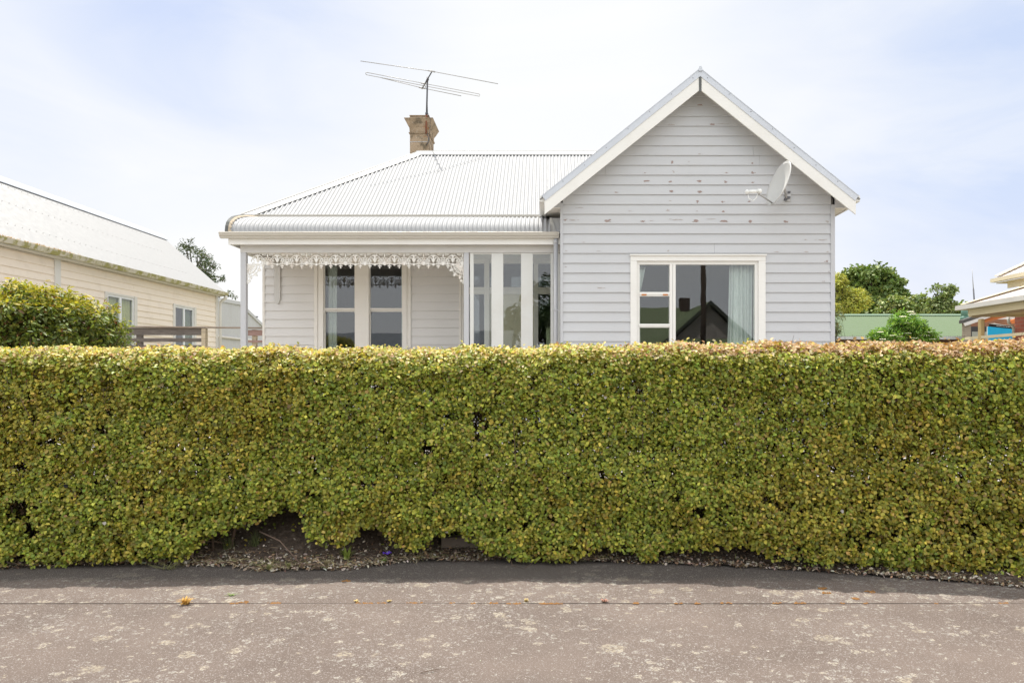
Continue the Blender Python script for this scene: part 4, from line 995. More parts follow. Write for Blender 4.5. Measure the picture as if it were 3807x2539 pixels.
mb = MB(); mb.tube([(pxw(1975), W + .03, 2.05), (pxw(1975), W - .02, 2.05)], .012, 8); mb.tube([(pxw(1975), W - .02, 2.05), (pxw(1975), W - .05, 2.05)], .026, 10); mb.build('door_knob', M['alu'], en, True)
# glazed screen in front of the entry
S_ = VB + .02
rects = []
for a, b in ((1747, 1761), (1827, 1871), (1937, 1981), (2047, 2058)): rects.append((XX(a, S_), XX(b, S_), S_, S_ + .05, FL, bz0 - .001))
for a, b in ((1761, 1827), (1871, 1937), (1981, 2047)): rects += [(XX(a, S_), XX(b, S_), S_ + .012, S_ + .045, bz0 - .025, bz0 - .001), (XX(a, S_), XX(b, S_), S_ + .012, S_ + .045, FL, FL + .1)]
rects.append((XX(2058, S_), gx0 - .002, S_ + .02, S_ + .05, FL, bz0 - .001))
scn = frame_rects(HOUSE, 'glazed_screen', paint('white_screen_paint', (.66, .66, .63), .5, .02), rects, label='white timber screen with three tall narrow panes')
for a, b in ((1761, 1827), (1871, 1937), (1981, 2047)): glazing(scn, XX(a, S_), XX(b, S_), FL + .1, bz0 - .025, S_ + .03)
# downpipe
mb = MB(); dx = XX(2066, 13.53); mb.tube([(dx, 13.53, zb_ + .01), (dx, 13.53, .55)], .036, 16); mb.tube([(dx, 13.53, zb_ - .03), (dx, 13.53, zb_ - .09)], .040, 16)
dp = mb.build('downpipe', M['trimgrey'], HOUSE, True)
box('downpipe_bracket', M['trimgrey'], dp, dx - .04, gx0 + .0, 13.49, 13.50, ZZ(1155, 13.5), ZZ(1151, 13.5))

# ---- the gable window
def gp(a): return XX(a, G)
def gq(a): return ZZ(a, G)
gw = frame_rects(HOUSE, 'window', M['trim'], [
    (wx0, gp(2367), G - .045, G + .12, wz0, gq(971.5)), (gp(2818), wx1, G - .045, G + .12, wz0, gq(971.5)), (wx0, wx1, G - .048, G + .12, gq(971.5), gq(953)),
    (wx0 - .012, wx1 + .012, G - .075, G - .001, gq(953), gq(947)), (wx0 - .03, wx1 + .03, G - .09, G + .12, wz0 - .05, wz0),
    (gp(2367), gp(2818), G - .005, G + .11, gq(984), gq(971.5)), (gp(2367), gp(2378), G - .005, G + .11, wz0, gq(984)), (gp(2489), gp(2500), G - .01, G + .11, wz0, gq(984)), (gp(2501), gp(2512), G - .005, G + .11, wz0, gq(984)), (gp(2806), gp(2818), G - .005, G + .11, wz0, gq(984)),
    (gp(2378), gp(2489), G - .012, G + .1, gq(1102), gq(1086)), (gp(2376), gp(2490), G - .024, G - .0121, gq(1096), gq(1090)), (gp(2378), gp(2489), G - .012, G + .1, gq(1218), gq(1204)), (gp(2374), gp(2491), G - .024, G - .0121, gq(1213), gq(1206))],
    label='large three light window with one wide pane in the front gable')
for z0, z1 in ((wz0, gq(1218)), (gq(1204) + .0, gq(1102)), (gq(1086), gq(984))):
    glazing(gw, gp(2378), gp(2489), min(z0, z1), max(z0, z1), G + .03)
glazing(gw, gp(2512), gp(2806), wz0, gq(984), G + .03, label='wide picture window pane')
for a in (2394, 2473): box('rusty_hinge', plain('hinge_rust', (.5, .17, .03), .9), gw, gp(a - 9), gp(a + 9), G - .03, G - .0241, gq(1099), gq(1094))
def shp(t):
    a = 2722 - 10 * t; b = 2765 + 0 * t
    return (gp(a), gp(2808))
curtain('curtain', 'pale green curtain gathered at the right side of the gable window', 0, 0, wz0, gq(982), G + .2, M['curtain'], 7, .035, shp)
def shp2(t):
    b = 2404 - 22 * min(1, t * 4) + 6 * t; return (gp(2370), gp(b))
curtain('curtain', 'narrow white curtain folded back at the left edge of the gable window', 0, 0, wz0, gq(988), G + .16, M['sheer'], 2, .015, shp2)

# ---- chimney
CH = MB()
cY, cD = 18.4, .82; c0, c1 = XX(1524, cY), XX(1593.5, cY)
def ringbox(e, z0, z1): CH.box(c0 - e, c1 + e, cY - e, cY + cD + e, z0, z1)
def taper(e0, z0, e1, z1):
    def c(e, z): return [(c0 - e, cY - e, z), (c1 + e, cY - e, z), (c1 + e, cY + cD + e, z), (c0 - e, cY + cD + e, z)]
    CH.add(c(e0, z0) + c(e1, z1), [(3, 2, 1, 0), (4, 5, 6, 7), (0, 1, 5, 4), (1, 2, 6, 5), (2, 3, 7, 6), (3, 0, 4, 7)])
zc = lambda y: ZZ(y, cY)
ringbox(0, 5.6, zc(497)); taper(.018, zc(498), .03, zc(494)); taper(0.005, zc(494), 0.012, zc(476)); taper(.012, zc(476), .05, zc(466)); taper(.05, zc(466), .075, zc(458)); taper(.075, zc(458), .115, zc(446))
taper(.118, zc(446) , .118, zc(444)); taper(.06, zc(444), .0, zc(436)); taper(0, zc(436), -.015, zc(432)); taper(.01, zc(432), .01, zc(429))
def chim_mat():
    m, nt, N, L, b = nodes('weathered_render'); co = objco(N)
    base = ramp(N, L, noise(N, L, co, 3, 7, .7), [(.3, (.23, .165, .105)), (.5, (.33, .245, .16)), (.7, (.40, .30, .21))])
    base = mixc(N, L, mrange(N, L, noise(N, L, co, 5, 6, .7), .50, .62, 0, .8), base, (.10, .08, .05))
    base = mixc(N, L, mrange(N, L, noise(N, L, co, 9, 6, .7, (3, 3, 1)), .60, .68, 0, .8), base, (.62, .56, .46))
    base = mixc(N, L, mrange(N, L, noise(N, L, co, 4, 4, .6, (1, 1, 2)), .63, .70, 0, .7), base, (.40, .17, .05))
    L.new(base, b.inputs['Base Color']); b.inputs['Roughness'].default_value = .9; bump(N, L, b, noise(N, L, co, 30, 5), .4, .01); return m
ch = CH.build('chimney', chim_mat(), HOUSE, label='square rendered chimney with a flared moulded cap')
mb = MB(); zz_ = zc(528); mb.box(c0 - .006, c1 - .03, cY - .006, cY - .001, zz_ - .006, zz_ + .006); mb.build('chimney_strap', M['alu'], ch)

# ================================================================== ANTENNA
AN = thing('television_antenna', 'old rooftop television antenna with long thin rods on a mast strapped to the chimney', 'antenna', loc=tuple(P(1586, 497, 18.33)))
ao = Vector(AN.location)
def tb(name, pts, r, mat, n=8, label=None):
    mb = MB(); mb.tube([Vector(p) - ao for p in pts], r, n); return mb.build(name, mat, AN, True, label)
my = 18.33
tb('mast', [P(1586, 425, my), P(1589.5, 288, my)], .019, M['steel'])
tb('lower_mast', [P(1584, 498, my), P(1586, 425, my)], .022, M['rust'], label='rusty lower mast section')
tb('mast_clamp', [P(1585.8, 427, my), P(1586, 420, my)], .032, M['steel'])
zb_a = ZZ(267, 17.76)
def at_z(px, Y): return Vector((XX(px, Y), Y, zb_a))
def yz(py): return (zb_a - EYE) * F / (CY - py)
tb('boom', [at_z(1606.5, yz(266)), at_z(1569, yz(331))], .014, M['steel'])
tb('clamp', [at_z(1590.5, yz(296)), at_z(1586, yz(305))], .03, M['steel'])
tb('reflector_rod', [at_z(1340, yz(228)), at_z(1605, yz(266)), at_z(1851, yz(312.8))], .009, M['alu'])
tb('director_rod', [at_z(1419, yz(290.7)), at_z(1569, yz(328)), at_z(1714.5, yz(357.6))], .009, M['alu'])
l, r_ = at_z(1364, yz(275)), at_z(1780, yz(354.5)); h = Vector((0, 0, .028)); dv = (r_ - l).normalized()
pts = [l + h, r_ + h] ; arc = [r_ + dv * (.028 * math.cos(a)) + Vector((0, 0, .028 * math.sin(a))) for a in (.9, .3, -.3, -.9)]
arc2 = [l - dv * (.028 * math.cos(a)) + Vector((0, 0, .028 * math.sin(a))) for a in (-.9, -.3, .3, .9)]
tb('folded_dipole', [l + h, (l + r_) / 2 + h, r_ + h] + arc + [r_ - h, (l + r_) / 2 - h, l - h] + arc2 + [l + h], .0085, M['alu'])
for (px, py) in ((1605, 266), (1577, 312), (1569, 328)):
    c = at_z(px, yz(py)); tb('insulator', [c - dv * .08, c + dv * .08], .018, M['alu'])
tb('guy_bracket', [P(1588, 499, my), P(1594, 515, my + .03), P(1592, 530, my), P(1584, 540, my + .03)], .012, M['steel'])
tb('coax_cable', [P(1580, 320, my + .2), P(1588, 340, my), P(1590, 420, my - .01), P(1600, 445, my - .15), P(1596, 520, my + .0), P(1612, 566, my - .2)], .005, M['black'])

# ================================================================== SATELLITE DISH
def dish():
    nrm = Vector((-.93, -.18, .32)).normalized()
    cen = P(2893, 681, 12.64)
    t = thing('satellite_dish', 'pale grey satellite dish facing left on the gable wall under the right bargeboard', 'satellite dish', loc=tuple(P(2930, 730, 13.26)))
    t0 = Vector(t.location)
    upv = Vector((0, 0, 1)); u = (upv - nrm * upv.dot(nrm)).normalized(); v = nrm.cross(u)
    Rr, depth = .350, .082; mb = MB(); rings, seg = 12, 48; vs = [cen - nrm * depth - t0]; fs = []
    for i in range(1, rings + 1):
        r = i / rings
        for k in range(seg):
            a = 2 * math.pi * k / seg; vs.append(cen + (u * math.cos(a) * 1.04 + v * math.sin(a) * .96) * Rr * r - nrm * depth * (1 - r * r) - t0)
    for k in range(seg):
        fs.append((0, 1 + k, 1 + (k + 1) % seg))
    for i in range(rings - 1):
        for k in range(seg):
            k2 = (k + 1) % seg; fs.append((1 + i * seg + k, 1 + (i + 1) * seg + k, 1 + (i + 1) * seg + k2, 1 + i * seg + k2))
    mb.add(vs, fs); o = mb.build('reflector', M['dish'], t, True); s = o.modifiers.new('s', 'SOLIDIFY'); s.thickness = .006
    rim = MB(); rim.tube([cen + (u * math.cos(a * 2 * math.pi / seg) * 1.04 + v * math.sin(a * 2 * math.pi / seg) * .96) * (Rr + .003) - nrm * .006 - t0 for a in range(seg + 1)], .008, 6, False); rim.build('rim', M['dish'], t, True)
    low = cen - u * Rr * 1.0 - nrm * .01
    lnb = P(2817, 712, 12.42)
    mb = MB(); mb.tube([low - t0 - nrm * .02, low.lerp(lnb, .55) + Vector((0, 0, -.012)) - t0, lnb + Vector((0.0, 0, -.03)) - t0], .013, 8); mb.build('feed_arm', M['alu'], t, True)
    d = Vector((.96, .22, .10)).normalized()
    mb = MB(); a = lnb + d * .02; bdir = Vector((-1, .25, 0)).normalized()
    mb.tube([a - t0 + d * .035, a - t0 - d * .02], .036, 14); mb.tube([a - t0 - d * .02, a - t0 - d * .19], [.028, .03], 12); mb.tube([a - t0 - d * .19, a - t0 - d * .21, a - t0 - d * .235], [.036, .038, .026], 14)
    mb.build('receiver_head', M['white_plastic'], t, True)
    mb = MB(); p = a - d * .19 - t0; q = a - d * .02 - t0
    mb.tube([p + Vector((0, 0, -.03)), p + Vector((.01, 0, -.10)), (p + q) / 2 + Vector((0, 0, -.15)), q + Vector((-.02, 0, -.10)), q + Vector((0, 0, -.03))], .006, 8); mb.build('loop_cable', M['white_plastic'], t, True)
    mb = MB(); bk = cen - nrm * (depth + .01)
    mb.tube([bk - t0, P(2922, 728, 12.9) - t0], .02, 8); mb.tube([P(2922, 745, 13.0) - t0, P(2924, 712, 13.0) - t0], .018, 10); mb.tube([P(2922, 738, 13.0) - t0, P(2930, 738, 13.27) - t0], .02, 8); mb.build('mount', M['alu'], t, True)
    for (px_, py_, Y_, q) in ((2931, 716, 13.03, .03), (2931, 735, 13.03, .03), (2921, 742, 12.99, .025)):
        c = P(px_, py_, Y_) - t0; mb = MB(); mb.box(c.x - q, c.x + q, c.y - .02, c.y + .03, c.z - .016, c.z + .016); mb.build('clamp', M['steel'], t)
    mb = MB(); c = P(2930, 730, 13.26) - t0; mb.box(c.x - .05, c.x + .05, c.y, c.y + .012, c.z - .09, c.z + .09); mb.build('wall_plate', M['alu'], t)
dish()

# ================================================================== LEFT NEIGHBOUR
NX = -11.0
NB = thing('neighbour_house', 'beige weatherboard house with a long white iron roof at the left', 'house', loc=(NX, 20, .5))
def nto(u, d, z): return (NX + d - NX, u - 20, z - .5)   # local to the empty
n_y0, n_y1, n_zt = 9.0, 26.05, ZZ(1098, 26) - .03
M['beige'] = paint('beige_boards', (.88, .78, .68), .6, .04, (.42, .34, .28), .35, .35, (.38, .3, .25), dscale=2.2)
M['ntrim'] = paint('pale_trim', (.69, .67, .64), .5, .04, (.4, .36, .28), .3)
wins = [(19.40, 20.92, 1.9, 3.62), (22.95, 24.45, 1.9, 3.63)]
mb = MB()
for a, b, c, d in cells(n_y0, n_y1, .5, n_zt, [(w[0] + .03, w[1] - .03, w[2], w[3] - .03) for w in wins]): mb.box(-.12, 0, a - 20, b - 20, c - .5, d - .5)
mb.build('wall', M['interior'], NB)
mb = MB(); bw = MB()
# boards facing +X: u runs along Y
rows = MB(); board_wall(rows, n_y0, n_y1 - .12, .5, n_zt, 0, 4.1 - .165 * 20, .165, wins + [(17.42, 17.62, 0, 9)], to=nto, joints=True, proud=.028)
rows.build('weatherboard_cladding', M['beige'], NB, label='beige weatherboards with worn paint')
box('corner_board', M['ntrim'], NB, -.02, .045, n_y1 - .13 - 20, n_y1 - 20, 0, n_zt - .5)
box('cover_board', M['ntrim'], NB, -.001, .045, -2.59, -2.38, 0, n_zt - .5, label='vertical white cover board on the side wall')
def nwin(y0, y1, z0, z1, frame, tint, mid=None):
    a, b, c, d = y0 - 20, y1 - 20, z0 - .5, z1 - .5; cw = .13
    rc = [(-.1, .045, a, a + cw, c, d), (-.1, .045, b - cw, b, c, d), (-.1, .03, a + cw, b - cw, d - .05, d), (-.1, .06, a, b, c - .05, c)]
    w = frame_rects(NB, 'window', M['ntrim'], rc)
    fa, fb, fd = a + cw, b - cw, d - .05; mm = (fa + fb) / 2; tk = .05
    fr_ = [(-.04, .01, fa, fa + tk, c, fd), (-.04, .01, fb - tk, fb, c, fd), (-.04, .01, mm - tk, mm + tk * .9, c, fd), (-.04, .009, fa + tk, mm - tk, fd - tk, fd), (-.04, .009, mm + tk, fb - tk, fd - tk, fd), (-.04, .009, fa + tk, mm - tk, c, c + tk), (-.04, .009, mm + tk, fb - tk, c, c + tk)]
    if mid: fr_ += [(-.04, .011, fa + tk, mm - tk, mid - .5 - .05, mid - .5 + .05), (-.04, .011, mm + tk, fb - tk, mid - .5 - .05, mid - .5 + .05)]
    frame_rects(w, 'frame', frame, fr_)
    box('pane', GLASS, w, -.02, -.016, fa + tk, fb - tk, c + tk, fd - tk)
    return fa, fb, c, fd
WHT = paint('white_window_frame', (.80, .82, .86), .4, .02)
a = nwin(*wins[0], WHT, None, 2.80); nwin(*wins[1], WHT, None)
def ycurtain(label, y0, y1, z0, z1, x, mat):
    mb = MB(); n = 60; vs = []
    for i in range(n + 1):
        s = i / n; vs += [(x + .012 * math.sin(s * 50), y0 + (y1 - y0) * s, z0), (x + .012 * math.sin(s * 50 + .3), y0 + (y1 - y0) * s, z1)]
    mb.add(vs, [(2 * i, 2 * i + 2, 2 * i + 3, 2 * i + 1) for i in range(n)]); o = mb.build('curtain', mat, None, True); o.modifiers.new('s', 'SOLIDIFY').thickness = .003
    tag(o, label, 'curtain', 'curtains in the beige house')
ycurtain('olive green curtain closed behind the nearer window of the beige house', 19.5, 20.85, 1.95, 3.6, NX - .075, plain('olive_curtain', (.62, .60, .20), .9))
ycurtain('darker green curtain behind the right half of the farther window of the beige house', 23.75, 24.4, 1.95, 3.6, NX - .09, plain('dark_green_curtain', (.22, .25, .12), .9))
mb = MB(); mb.box(-5.0, -4.9, n_y0 - 20, n_y1 - 20, 0, n_zt - .5); mb.box(-4.9, -.12, n_y1 - 20.1, n_y1 - 20, 0, n_zt - .5); mb.box(-4.9, -.12, n_y0 - 20, n_y0 - 19.9, 0, n_zt - .5)
mb.prism([(-4.9, n_zt - .5), (-.05, n_zt - .5), (-2.0, n_zt - .5 + 1.78), (-3.0, n_zt - .5 + 1.78)], 'y', n_y1 - 20.08, n_y1 - 20.02); mb.build('rear_wall', M['beige'], NB)
# roof
rx, rz = -12.9 - NX, 6.19 - .5; exx, ez = .26, ZZ(1085, 26) - .5
ns = Vector((rz - ez, 0, exx - rx)).normalized()
mb = MB(); corrugated(mb, n_y0 - 20, 26.15 - 20, lambda u: [((exx + (rx - exx) * k, u, ez + (rz - ez) * k), ns) for k in (0, .5, 1)], du=.0762 / 6, amp=.01)
nr_ = mb.build('roof', metal('neighbour_roof_iron', (.37, .37, .37), .6, 0, (.32, .32, .31), .12, .5), NB, True)
sm_ = MB()
for k_ in (.2, .55, .85):
    for i_ in range(66): sm_.tube([(exx + (rx - exx) * k_ + .01, n_y0 - 20 + .3 + i_ * .2286, ez + (rz - ez) * k_ + .012), (exx + (rx - exx) * k_ + .03, n_y0 - 20 + .3 + i_ * .2286, ez + (rz - ez) * k_ + .022)], .007, 5)
merge_into(nr_, sm_, M['alu'])
mb = MB(); mb.prism([(rx, rz), (rx - 2.4, rz - 2.0), (rx - 2.4, rz - 2.03), (rx, rz - .03)], 'y', n_y0 - 20, 6.15); mb.build('rear_roof', M['roof'], NB)
mb = MB(); mb.prism([(rx + .22, rz - .14), (rx + .02, rz + .05), (rx - .02, rz + .05), (rx - .22, rz - .13), (rx - .22, rz - .15), (rx, rz + .02), (rx + .22, rz - .16)], 'y', n_y0 - 20, 6.17)
mb.build('ridge_cap', M['bargecap'], nr_)
def mossy():
    m, nt, N, L, b = nodes('mossy_gutter'); co = objco(N)
    base = mixc(N, L, mrange(N, L, noise(N, L, co, 3.2, 6, .7), .46, .56, 0, .9), (.60, .56, .47), (.30, .28, .07))
    base = mixc(N, L, mrange(N, L, noise(N, L, co, 7, 5, .7), .58, .66, 0, .6), base, (.22, .18, .13))
    L.new(base, b.inputs['Base Color']); b.inputs['Roughness'].default_value = .8; return m
mb = MB(); mb.prism([(exx - .04, ez - .06), (exx - .04, ez - .12), (exx + .05, ez - .12), (exx + .09, ez - .03), (exx + .09, ez - .015), (exx + .07, ez - .015), (exx + .04, ez - .09), (exx - .02, ez - .09)][::-1], 'y', n_y0 - 20, 6.2)
mb.build('gutter', mossy(), NB, label='mossy gutter'); box('fascia', M['ntrim'], NB, .02, exx - .045, n_y0 - 20, 6.12, n_zt - .5, ez - .07, label='wide boxed eave below the gutter')
mb = MB(); rnd = random.Random(9)
for k in range(220):
    y = rnd.choice((rnd.gauss(-4.4, .5), rnd.gauss(-3.5, .3), rnd.gauss(-2.6, .3))); blades(mb, exx + .02, y, ez - .03, 2, .07, .05, rnd, .006)
tag(mb.build('dry_weed_growth', G_dry, NB, label='orange dry grass sprouting from the gutter'), kind='stuff')
mb = MB(); py_ = 5.98; mb.tube([(exx + .03, py_ + .1, ez - .12), (exx + .03, py_ + .1, ez - .2), (.10, py_ + .14, ez - .33), (.09, py_ + .14, ez - .45), (.09, py_ + .14, 0)], .05, 10)
mb.build('downpipe', M['ntrim'], NB, True)

# grey shed behind the neighbour
SH = thing('grey_shed', 'grey ribbed metal shed beyond the beige house', 'shed', loc=(-12, 30, .5))
def shed():
    x = 0.; m = metal('grey_sheet', (.55, .555, .565), .5, .1)
    prof = [(-1.6, 3.72), (.4, 3.76), (.55, 3.74), (3.1, 3.0), (6.2, 2.1)]
    mb = MB(); n = 260; vs = []
    for i in range(n + 1):
        y = -1.6 + 7.8 * i / n; z = np.interp(y, [p[0] for p in prof], [p[1] for p in prof]); ph = (y / .13) % 1; o = .018 if ph < .35 else 0
        vs += [(o, y, 0), (o, y, float(z))]
    mb.add(vs, [(2 * i, 2 * i + 2, 2 * i + 3, 2 * i + 1) for i in range(n)])
    mb.build('wall', m, SH)
    mb = MB()
    for a, b in zip(prof[:-1], prof[1:]): mb.prism([(a[0], a[1] - .02), (b[0], b[1] - .02), (b[0], b[1] + .11), (a[0], a[1] + .11)], 'x', -5, .06)
    mb.build('roof', m, SH); box('end_wall', m, SH, -5, -.01, -1.62, -1.6, 0, 3.7)
    mb = MB(); z = ZZ(1256, 29.5) - .5; mb.tube([(.05, -1.6, z), (.05, 6, z)], .05, 8); mb.build('pipe', M['ntrim'], SH, True)
    mb = MB(); mb.tube([(-.2, 2.75, 3.0), (-.2, 2.75, 3.42)], .07, 8); mb.tube([(-.2, 2.75, 3.42), (-.2, 2.75, 3.46)], .11, 8); mb.build('flue', M['steel'], SH)
shed()

# paling fence between the houses
def wood(name, c):
    m, nt, N, L, b = nodes(name); co = objco(N)
    g = noise(N, L, co, 9, 7, .7, (.5, .5, 9))
    base = mixc(N, L, mrange(N, L, g, .3, .7), tuple(k * .5 for k in c), tuple(min(1, k * 1.4) for k in c))
    base = mixc(N, L, mrange(N, L, noise(N, L, co, 3, 4), .55, .7, 0, .6), base, tuple(k * .55 for k in c))
    L.new(base, b.inputs['Base Color']); b.inputs['Roughness'].default_value = .9; bump(N, L, b, g, .5, .006); return m
FY = 16.05
FN = thing('rail_fence', 'weathered grey timber rail fence between the beige house and the white house', 'fence', loc=(-8, FY, .5))
def fz(py, px=700): return ZZ(py, FY) - .5
WD, WR, WC = wood('grey_weathered_wood', (.17, .145, .13)), wood('reddish_wood', (.40, .26, .23)), wood('pale_post_wood', (.55, .46, .33))
def fbox(name, pa, pb, ya, yb, y0, y1, mat, label=None):
    xa, xb = XX(pa, FY) + 8, XX(pb, FY) + 8
    mb = MB(); z0, z1 = ZZ(yb, FY) - .5, ZZ(ya, FY) - .5; mb.box(xa, xb, y0, y1, z0, z1); return mb.build(name, mat, FN, label=label)
t_ = FN
xa, xb = XX(40, FY) + 8, XX(979, FY) + 8
mb = MB(); mb.add([(xa, -.05, fz(1213)), (xb, -.05, fz(1222)), (xb, .08, fz(1222)), (xa, .08, fz(1213)), (xa, -.05, fz(1208)), (xb, -.05, fz(1217)), (xb, .08, fz(1217)), (xa, .08, fz(1208))], [(0, 3, 2, 1), (4, 5, 6, 7), (0, 1, 5, 4), (1, 2, 6, 5), (2, 3, 7, 6), (3, 0, 4, 7)])
mb.build('cap_rail', wood('rail_top', (.34, .27, .22)), FN)
for ya, yb in ((1219, 1246), (1257, 1271), (1283, 1298)):
    fbox('rail', 40, 751, ya, yb, 0, .025, WD)
    fbox('rail', 766, 979, ya + 6, yb + (0 if ya > 1250 else 0), 0.002, .027, WR, label='reddish rail at the right of the fence') if False else fbox('rail', 922, 979, ya + 8, yb + 2, 0.0, .025, WR, label='reddish rail seen beside the veranda post')
fbox('post', 751, 766, 1221, 1395, -.03, .08, WC, 'pale sunlit fence post')
for a in (504, 260, 60): fbox('post', a, a + 19, 1220, 1395, .026, .12, WD)
fbox('post', 935, 950, 1225, 1395, .026, .12, WC)

# ================================================================== RIGHT SIDE
GG = thing('green_garage', 'long low building with a pale green iron roof beyond the hedge at the right', 'garage', loc=(12, 28, .5))
def garage():
    gm = metal('pale_green_iron', (.052, .104, .024), .5, 0, (.09, .12, .07), .3, .6)
    y0, y1 = -1.5, 2.0; z0, z1 = ZZ(1250, 26.5) - .5, ZZ(1172, 30) - .5; n = Vector((0, -(z1 - z0), y1 - y0)).normalized()
    mb = MB(); corrugated(mb, -6.5, 7.5, lambda u: [((u, y0 + (y1 - y0) * k, z0 + (z1 - z0) * k), n) for k in (0, .5, 1)], du=.0762 / 5, amp=.009)
    rf = mb.build('roof', gm, GG, True)
    mb = MB(); mb.prism([(y1, z1), (y1 + 3.4, z0 + .1), (y1 + 3.4, z0 + .05), (y1, z1 - .04)], 'x', -6.5, 7.5); mb.build('rear_roof', gm, GG)
    mb = MB(); mb.prism([(y1 - .2, z1 - .02), (y1, z1 + .05), (y1 + .2, z1 - .02), (y1 + .2, z1 - .04), (y1, z1 + .02), (y1 - .2, z1 - .04)], 'x', -6.5, 7.5); mb.build('ridge_cap', metal('green_cap', (.12, .19, .115), .5), rf)
    box('gutter', metal('grey_gutter', (.52, .54, .53), .4), GG, -6.5, 7.5, y0 - .13, y0 - .01, z0 - .11, z0 - .01)
    br_ = plain('brown_brick', (.22, .12, .08), .9)
    box('wall', br_, GG, -6.3, 7.3, y0 + .3, y1 + 3, 0, z0 - .02)
garage()

def brick_mat(name='red_brick'):
    m, nt, N, L, b = nodes(name); co = objco(N)
    mp = N.new('ShaderNodeMapping'); L.new(co, mp.inputs[0]); mp.inputs['Rotation'].default_value = (0, R(90), 0)
    cx_ = N.new('ShaderNodeSeparateXYZ'); L.new(co, cx_.inputs[0]); cm = N.new('ShaderNodeCombineXYZ')
    L.new(mth(N, L, 'ADD', cx_.outputs[0], cx_.outputs[1]), cm.inputs[0]); L.new(cx_.outputs[2], cm.inputs[1])
    br = N.new('ShaderNodeTexBrick'); L.new(cm.outputs[0], br.inputs['Vector']); br.inputs['Scale'].default_value = 1
    br.inputs['Brick Width'].default_value = .24; br.inputs['Row Height'].default_value = .086; br.inputs['Mortar Size'].default_value = .008
    br.inputs['Color1'].default_value = (.34, .085, .045, 1); br.inputs['Color2'].default_value = (.24, .055, .035, 1); br.inputs['Mortar'].default_value = (.27, .15, .11, 1)
    L.new(mixc(N, L, mrange(N, L, noise(N, L, co, 12, 4), .3, .7, 0, .3), br.outputs[0], (.2, .06, .04)), b.inputs['Base Color']); b.inputs['Roughness'].default_value = .85; return m
BRK = brick_mat()
BH = thing('brick_house', 'red brick house with a cream hipped veranda roof at the right edge', 'house', loc=(11, 15, .5))
def brick_house():
    ox, oy, oz = 11, 15, .5
    cream = metal('cream_pink_roof', (.50, .42, .37), .6, 0, (.6, .5, .42), .3); trim = paint('buff_trim', (.80, .70, .50), .5, .04); gut = metal('grey_white_gutter', (.66, .64, .61), .4)
    ochre = paint('ochre_post', (.66, .50, .26), .5, .05)
    def b_(name, mat, x0, x1, y0, y1, z0, z1, label=None): return box(name, mat, BH, x0 - ox, x1 - ox, y0 - oy, y1 - oy, z0 - oz, z1 - oz, label=label)
    X0, Y0, Z0, s = 9.59, 18.0, 3.13, .36; near = 8.0
    n = Vector((-s, 0, 1)).normalized(); T = 1.75
    mb = MB(); corrugated(mb, near - oy, Y0 - oy - .02, lambda u: [((X0 - ox + k * min(T, max(0.0, Y0 - oy - u)), u, Z0 - oz + s * k * min(T, max(0.0, Y0 - oy - u))), n) for k in (0, .5, 1)], du=.0762 / 5)
    vr = mb.build('veranda_roof', cream, BH, True)
    n2 = Vector((0, s, 1)).normalized(); mb = MB()
    corrugated(mb, X0 - ox + .02, 5, lambda u: [((u, Y0 - oy - k * min(T, u - X0 + ox), Z0 - oz + s * k * min(T, u - X0 + ox)), n2) for k in (0, .5, 1)], du=.0762 / 5); mb.build('rear_veranda_roof', cream, BH, True)
    mb = MB(); a, b = Vector((X0 - ox - .02, Y0 - oy + .02, Z0 - oz + .035)), Vector((X0 - ox + T, Y0 - oy - T, Z0 - oz + s * T + .035))
    for w in (Vector((.0, -.2, 0)), Vector((.2, .0, .0))):
        v = [a, b, b + w, a + w]; up = Vector((0, 0, .015 + abs(w.x) * .01)); mb.add(v + [q + up for q in v], [(0, 3, 2, 1), (4, 5, 6, 7), (0, 1, 5, 4), (1, 2, 6, 5), (2, 3, 7, 6), (3, 0, 4, 7)])
    mb.build('hip_cap', trim, vr)
    b_('gutter', gut, X0 - .10, X0 + .02, near, Y0 + .1, Z0 - .09, Z0 + .01); b_('gutter', gut, X0 + .02, 15, Y0 - .02, Y0 + .1, Z0 - .09, Z0 + .008)
    b_('fascia', trim, X0 + .08, X0 + .11, near, Y0 - .14, Z0 - .24, Z0 - .09); b_('fascia', trim, X0 + .11, 15, Y0 - .17, Y0 - .14, Z0 - .26, Z0 - .09)
    b_('soffit', trim, X0 + .11, X0 + 1.55, near, Y0 - .17, Z0 - .20, Z0 - .18)
    b_('beam', paint('brown_beam', (.34, .24, .15), .6), X0 + .13, X0 + .23, near, Y0 - .2, Z0 - .28, Z0 - .2)
    Xp = 9.70; Yp = Xp * F / (3634 - CX)
    def post(yp):
        mb = MB(); mb.box(Xp - ox, Xp + .11 - ox, yp - oy - .11, yp - oy, 0, Z0 - .33 - oz); p = mb.build('veranda_post', ochre, BH); bv = p.modifiers.new('b', 'BEVEL'); bv.width = .02; bv.segments = 1
    post(Yp); post(Yp - 2.6); post(Yp - 5.2)
    b_('rail', trim, Xp + .02, Xp + .09, near, 18.1, 2.36, 2.42, label='top rail of the veranda balustrade')
    for k in range(30): pass
    # brick walls
    Xw = 11.1; Yw = 18.47
    mb = MB(); mb.box(Xw - ox, 15.5 - ox, near - oy, Yw - oy - 1.5, 0, 3.6 - oz); mb.box(Xw - ox, 15.5 - ox, Yw - oy - 1.5, Yw - oy, 0, 2.95 - oz); mb.build('wall', BRK, BH)
    mb = MB(); xq = XX(3768, Yw - .02) - ox; mb.tube([(xq - .17, Yw - oy - .1, Z0 - .2 - oz), (xq - .16, Yw - oy - .1, Z0 - .36 - oz), (xq - .02, Yw - oy - .06, Z0 - .46 - oz), (xq, Yw - oy - .06, 0)], .035, 8); mb.build('downpipe', gut, BH, True)
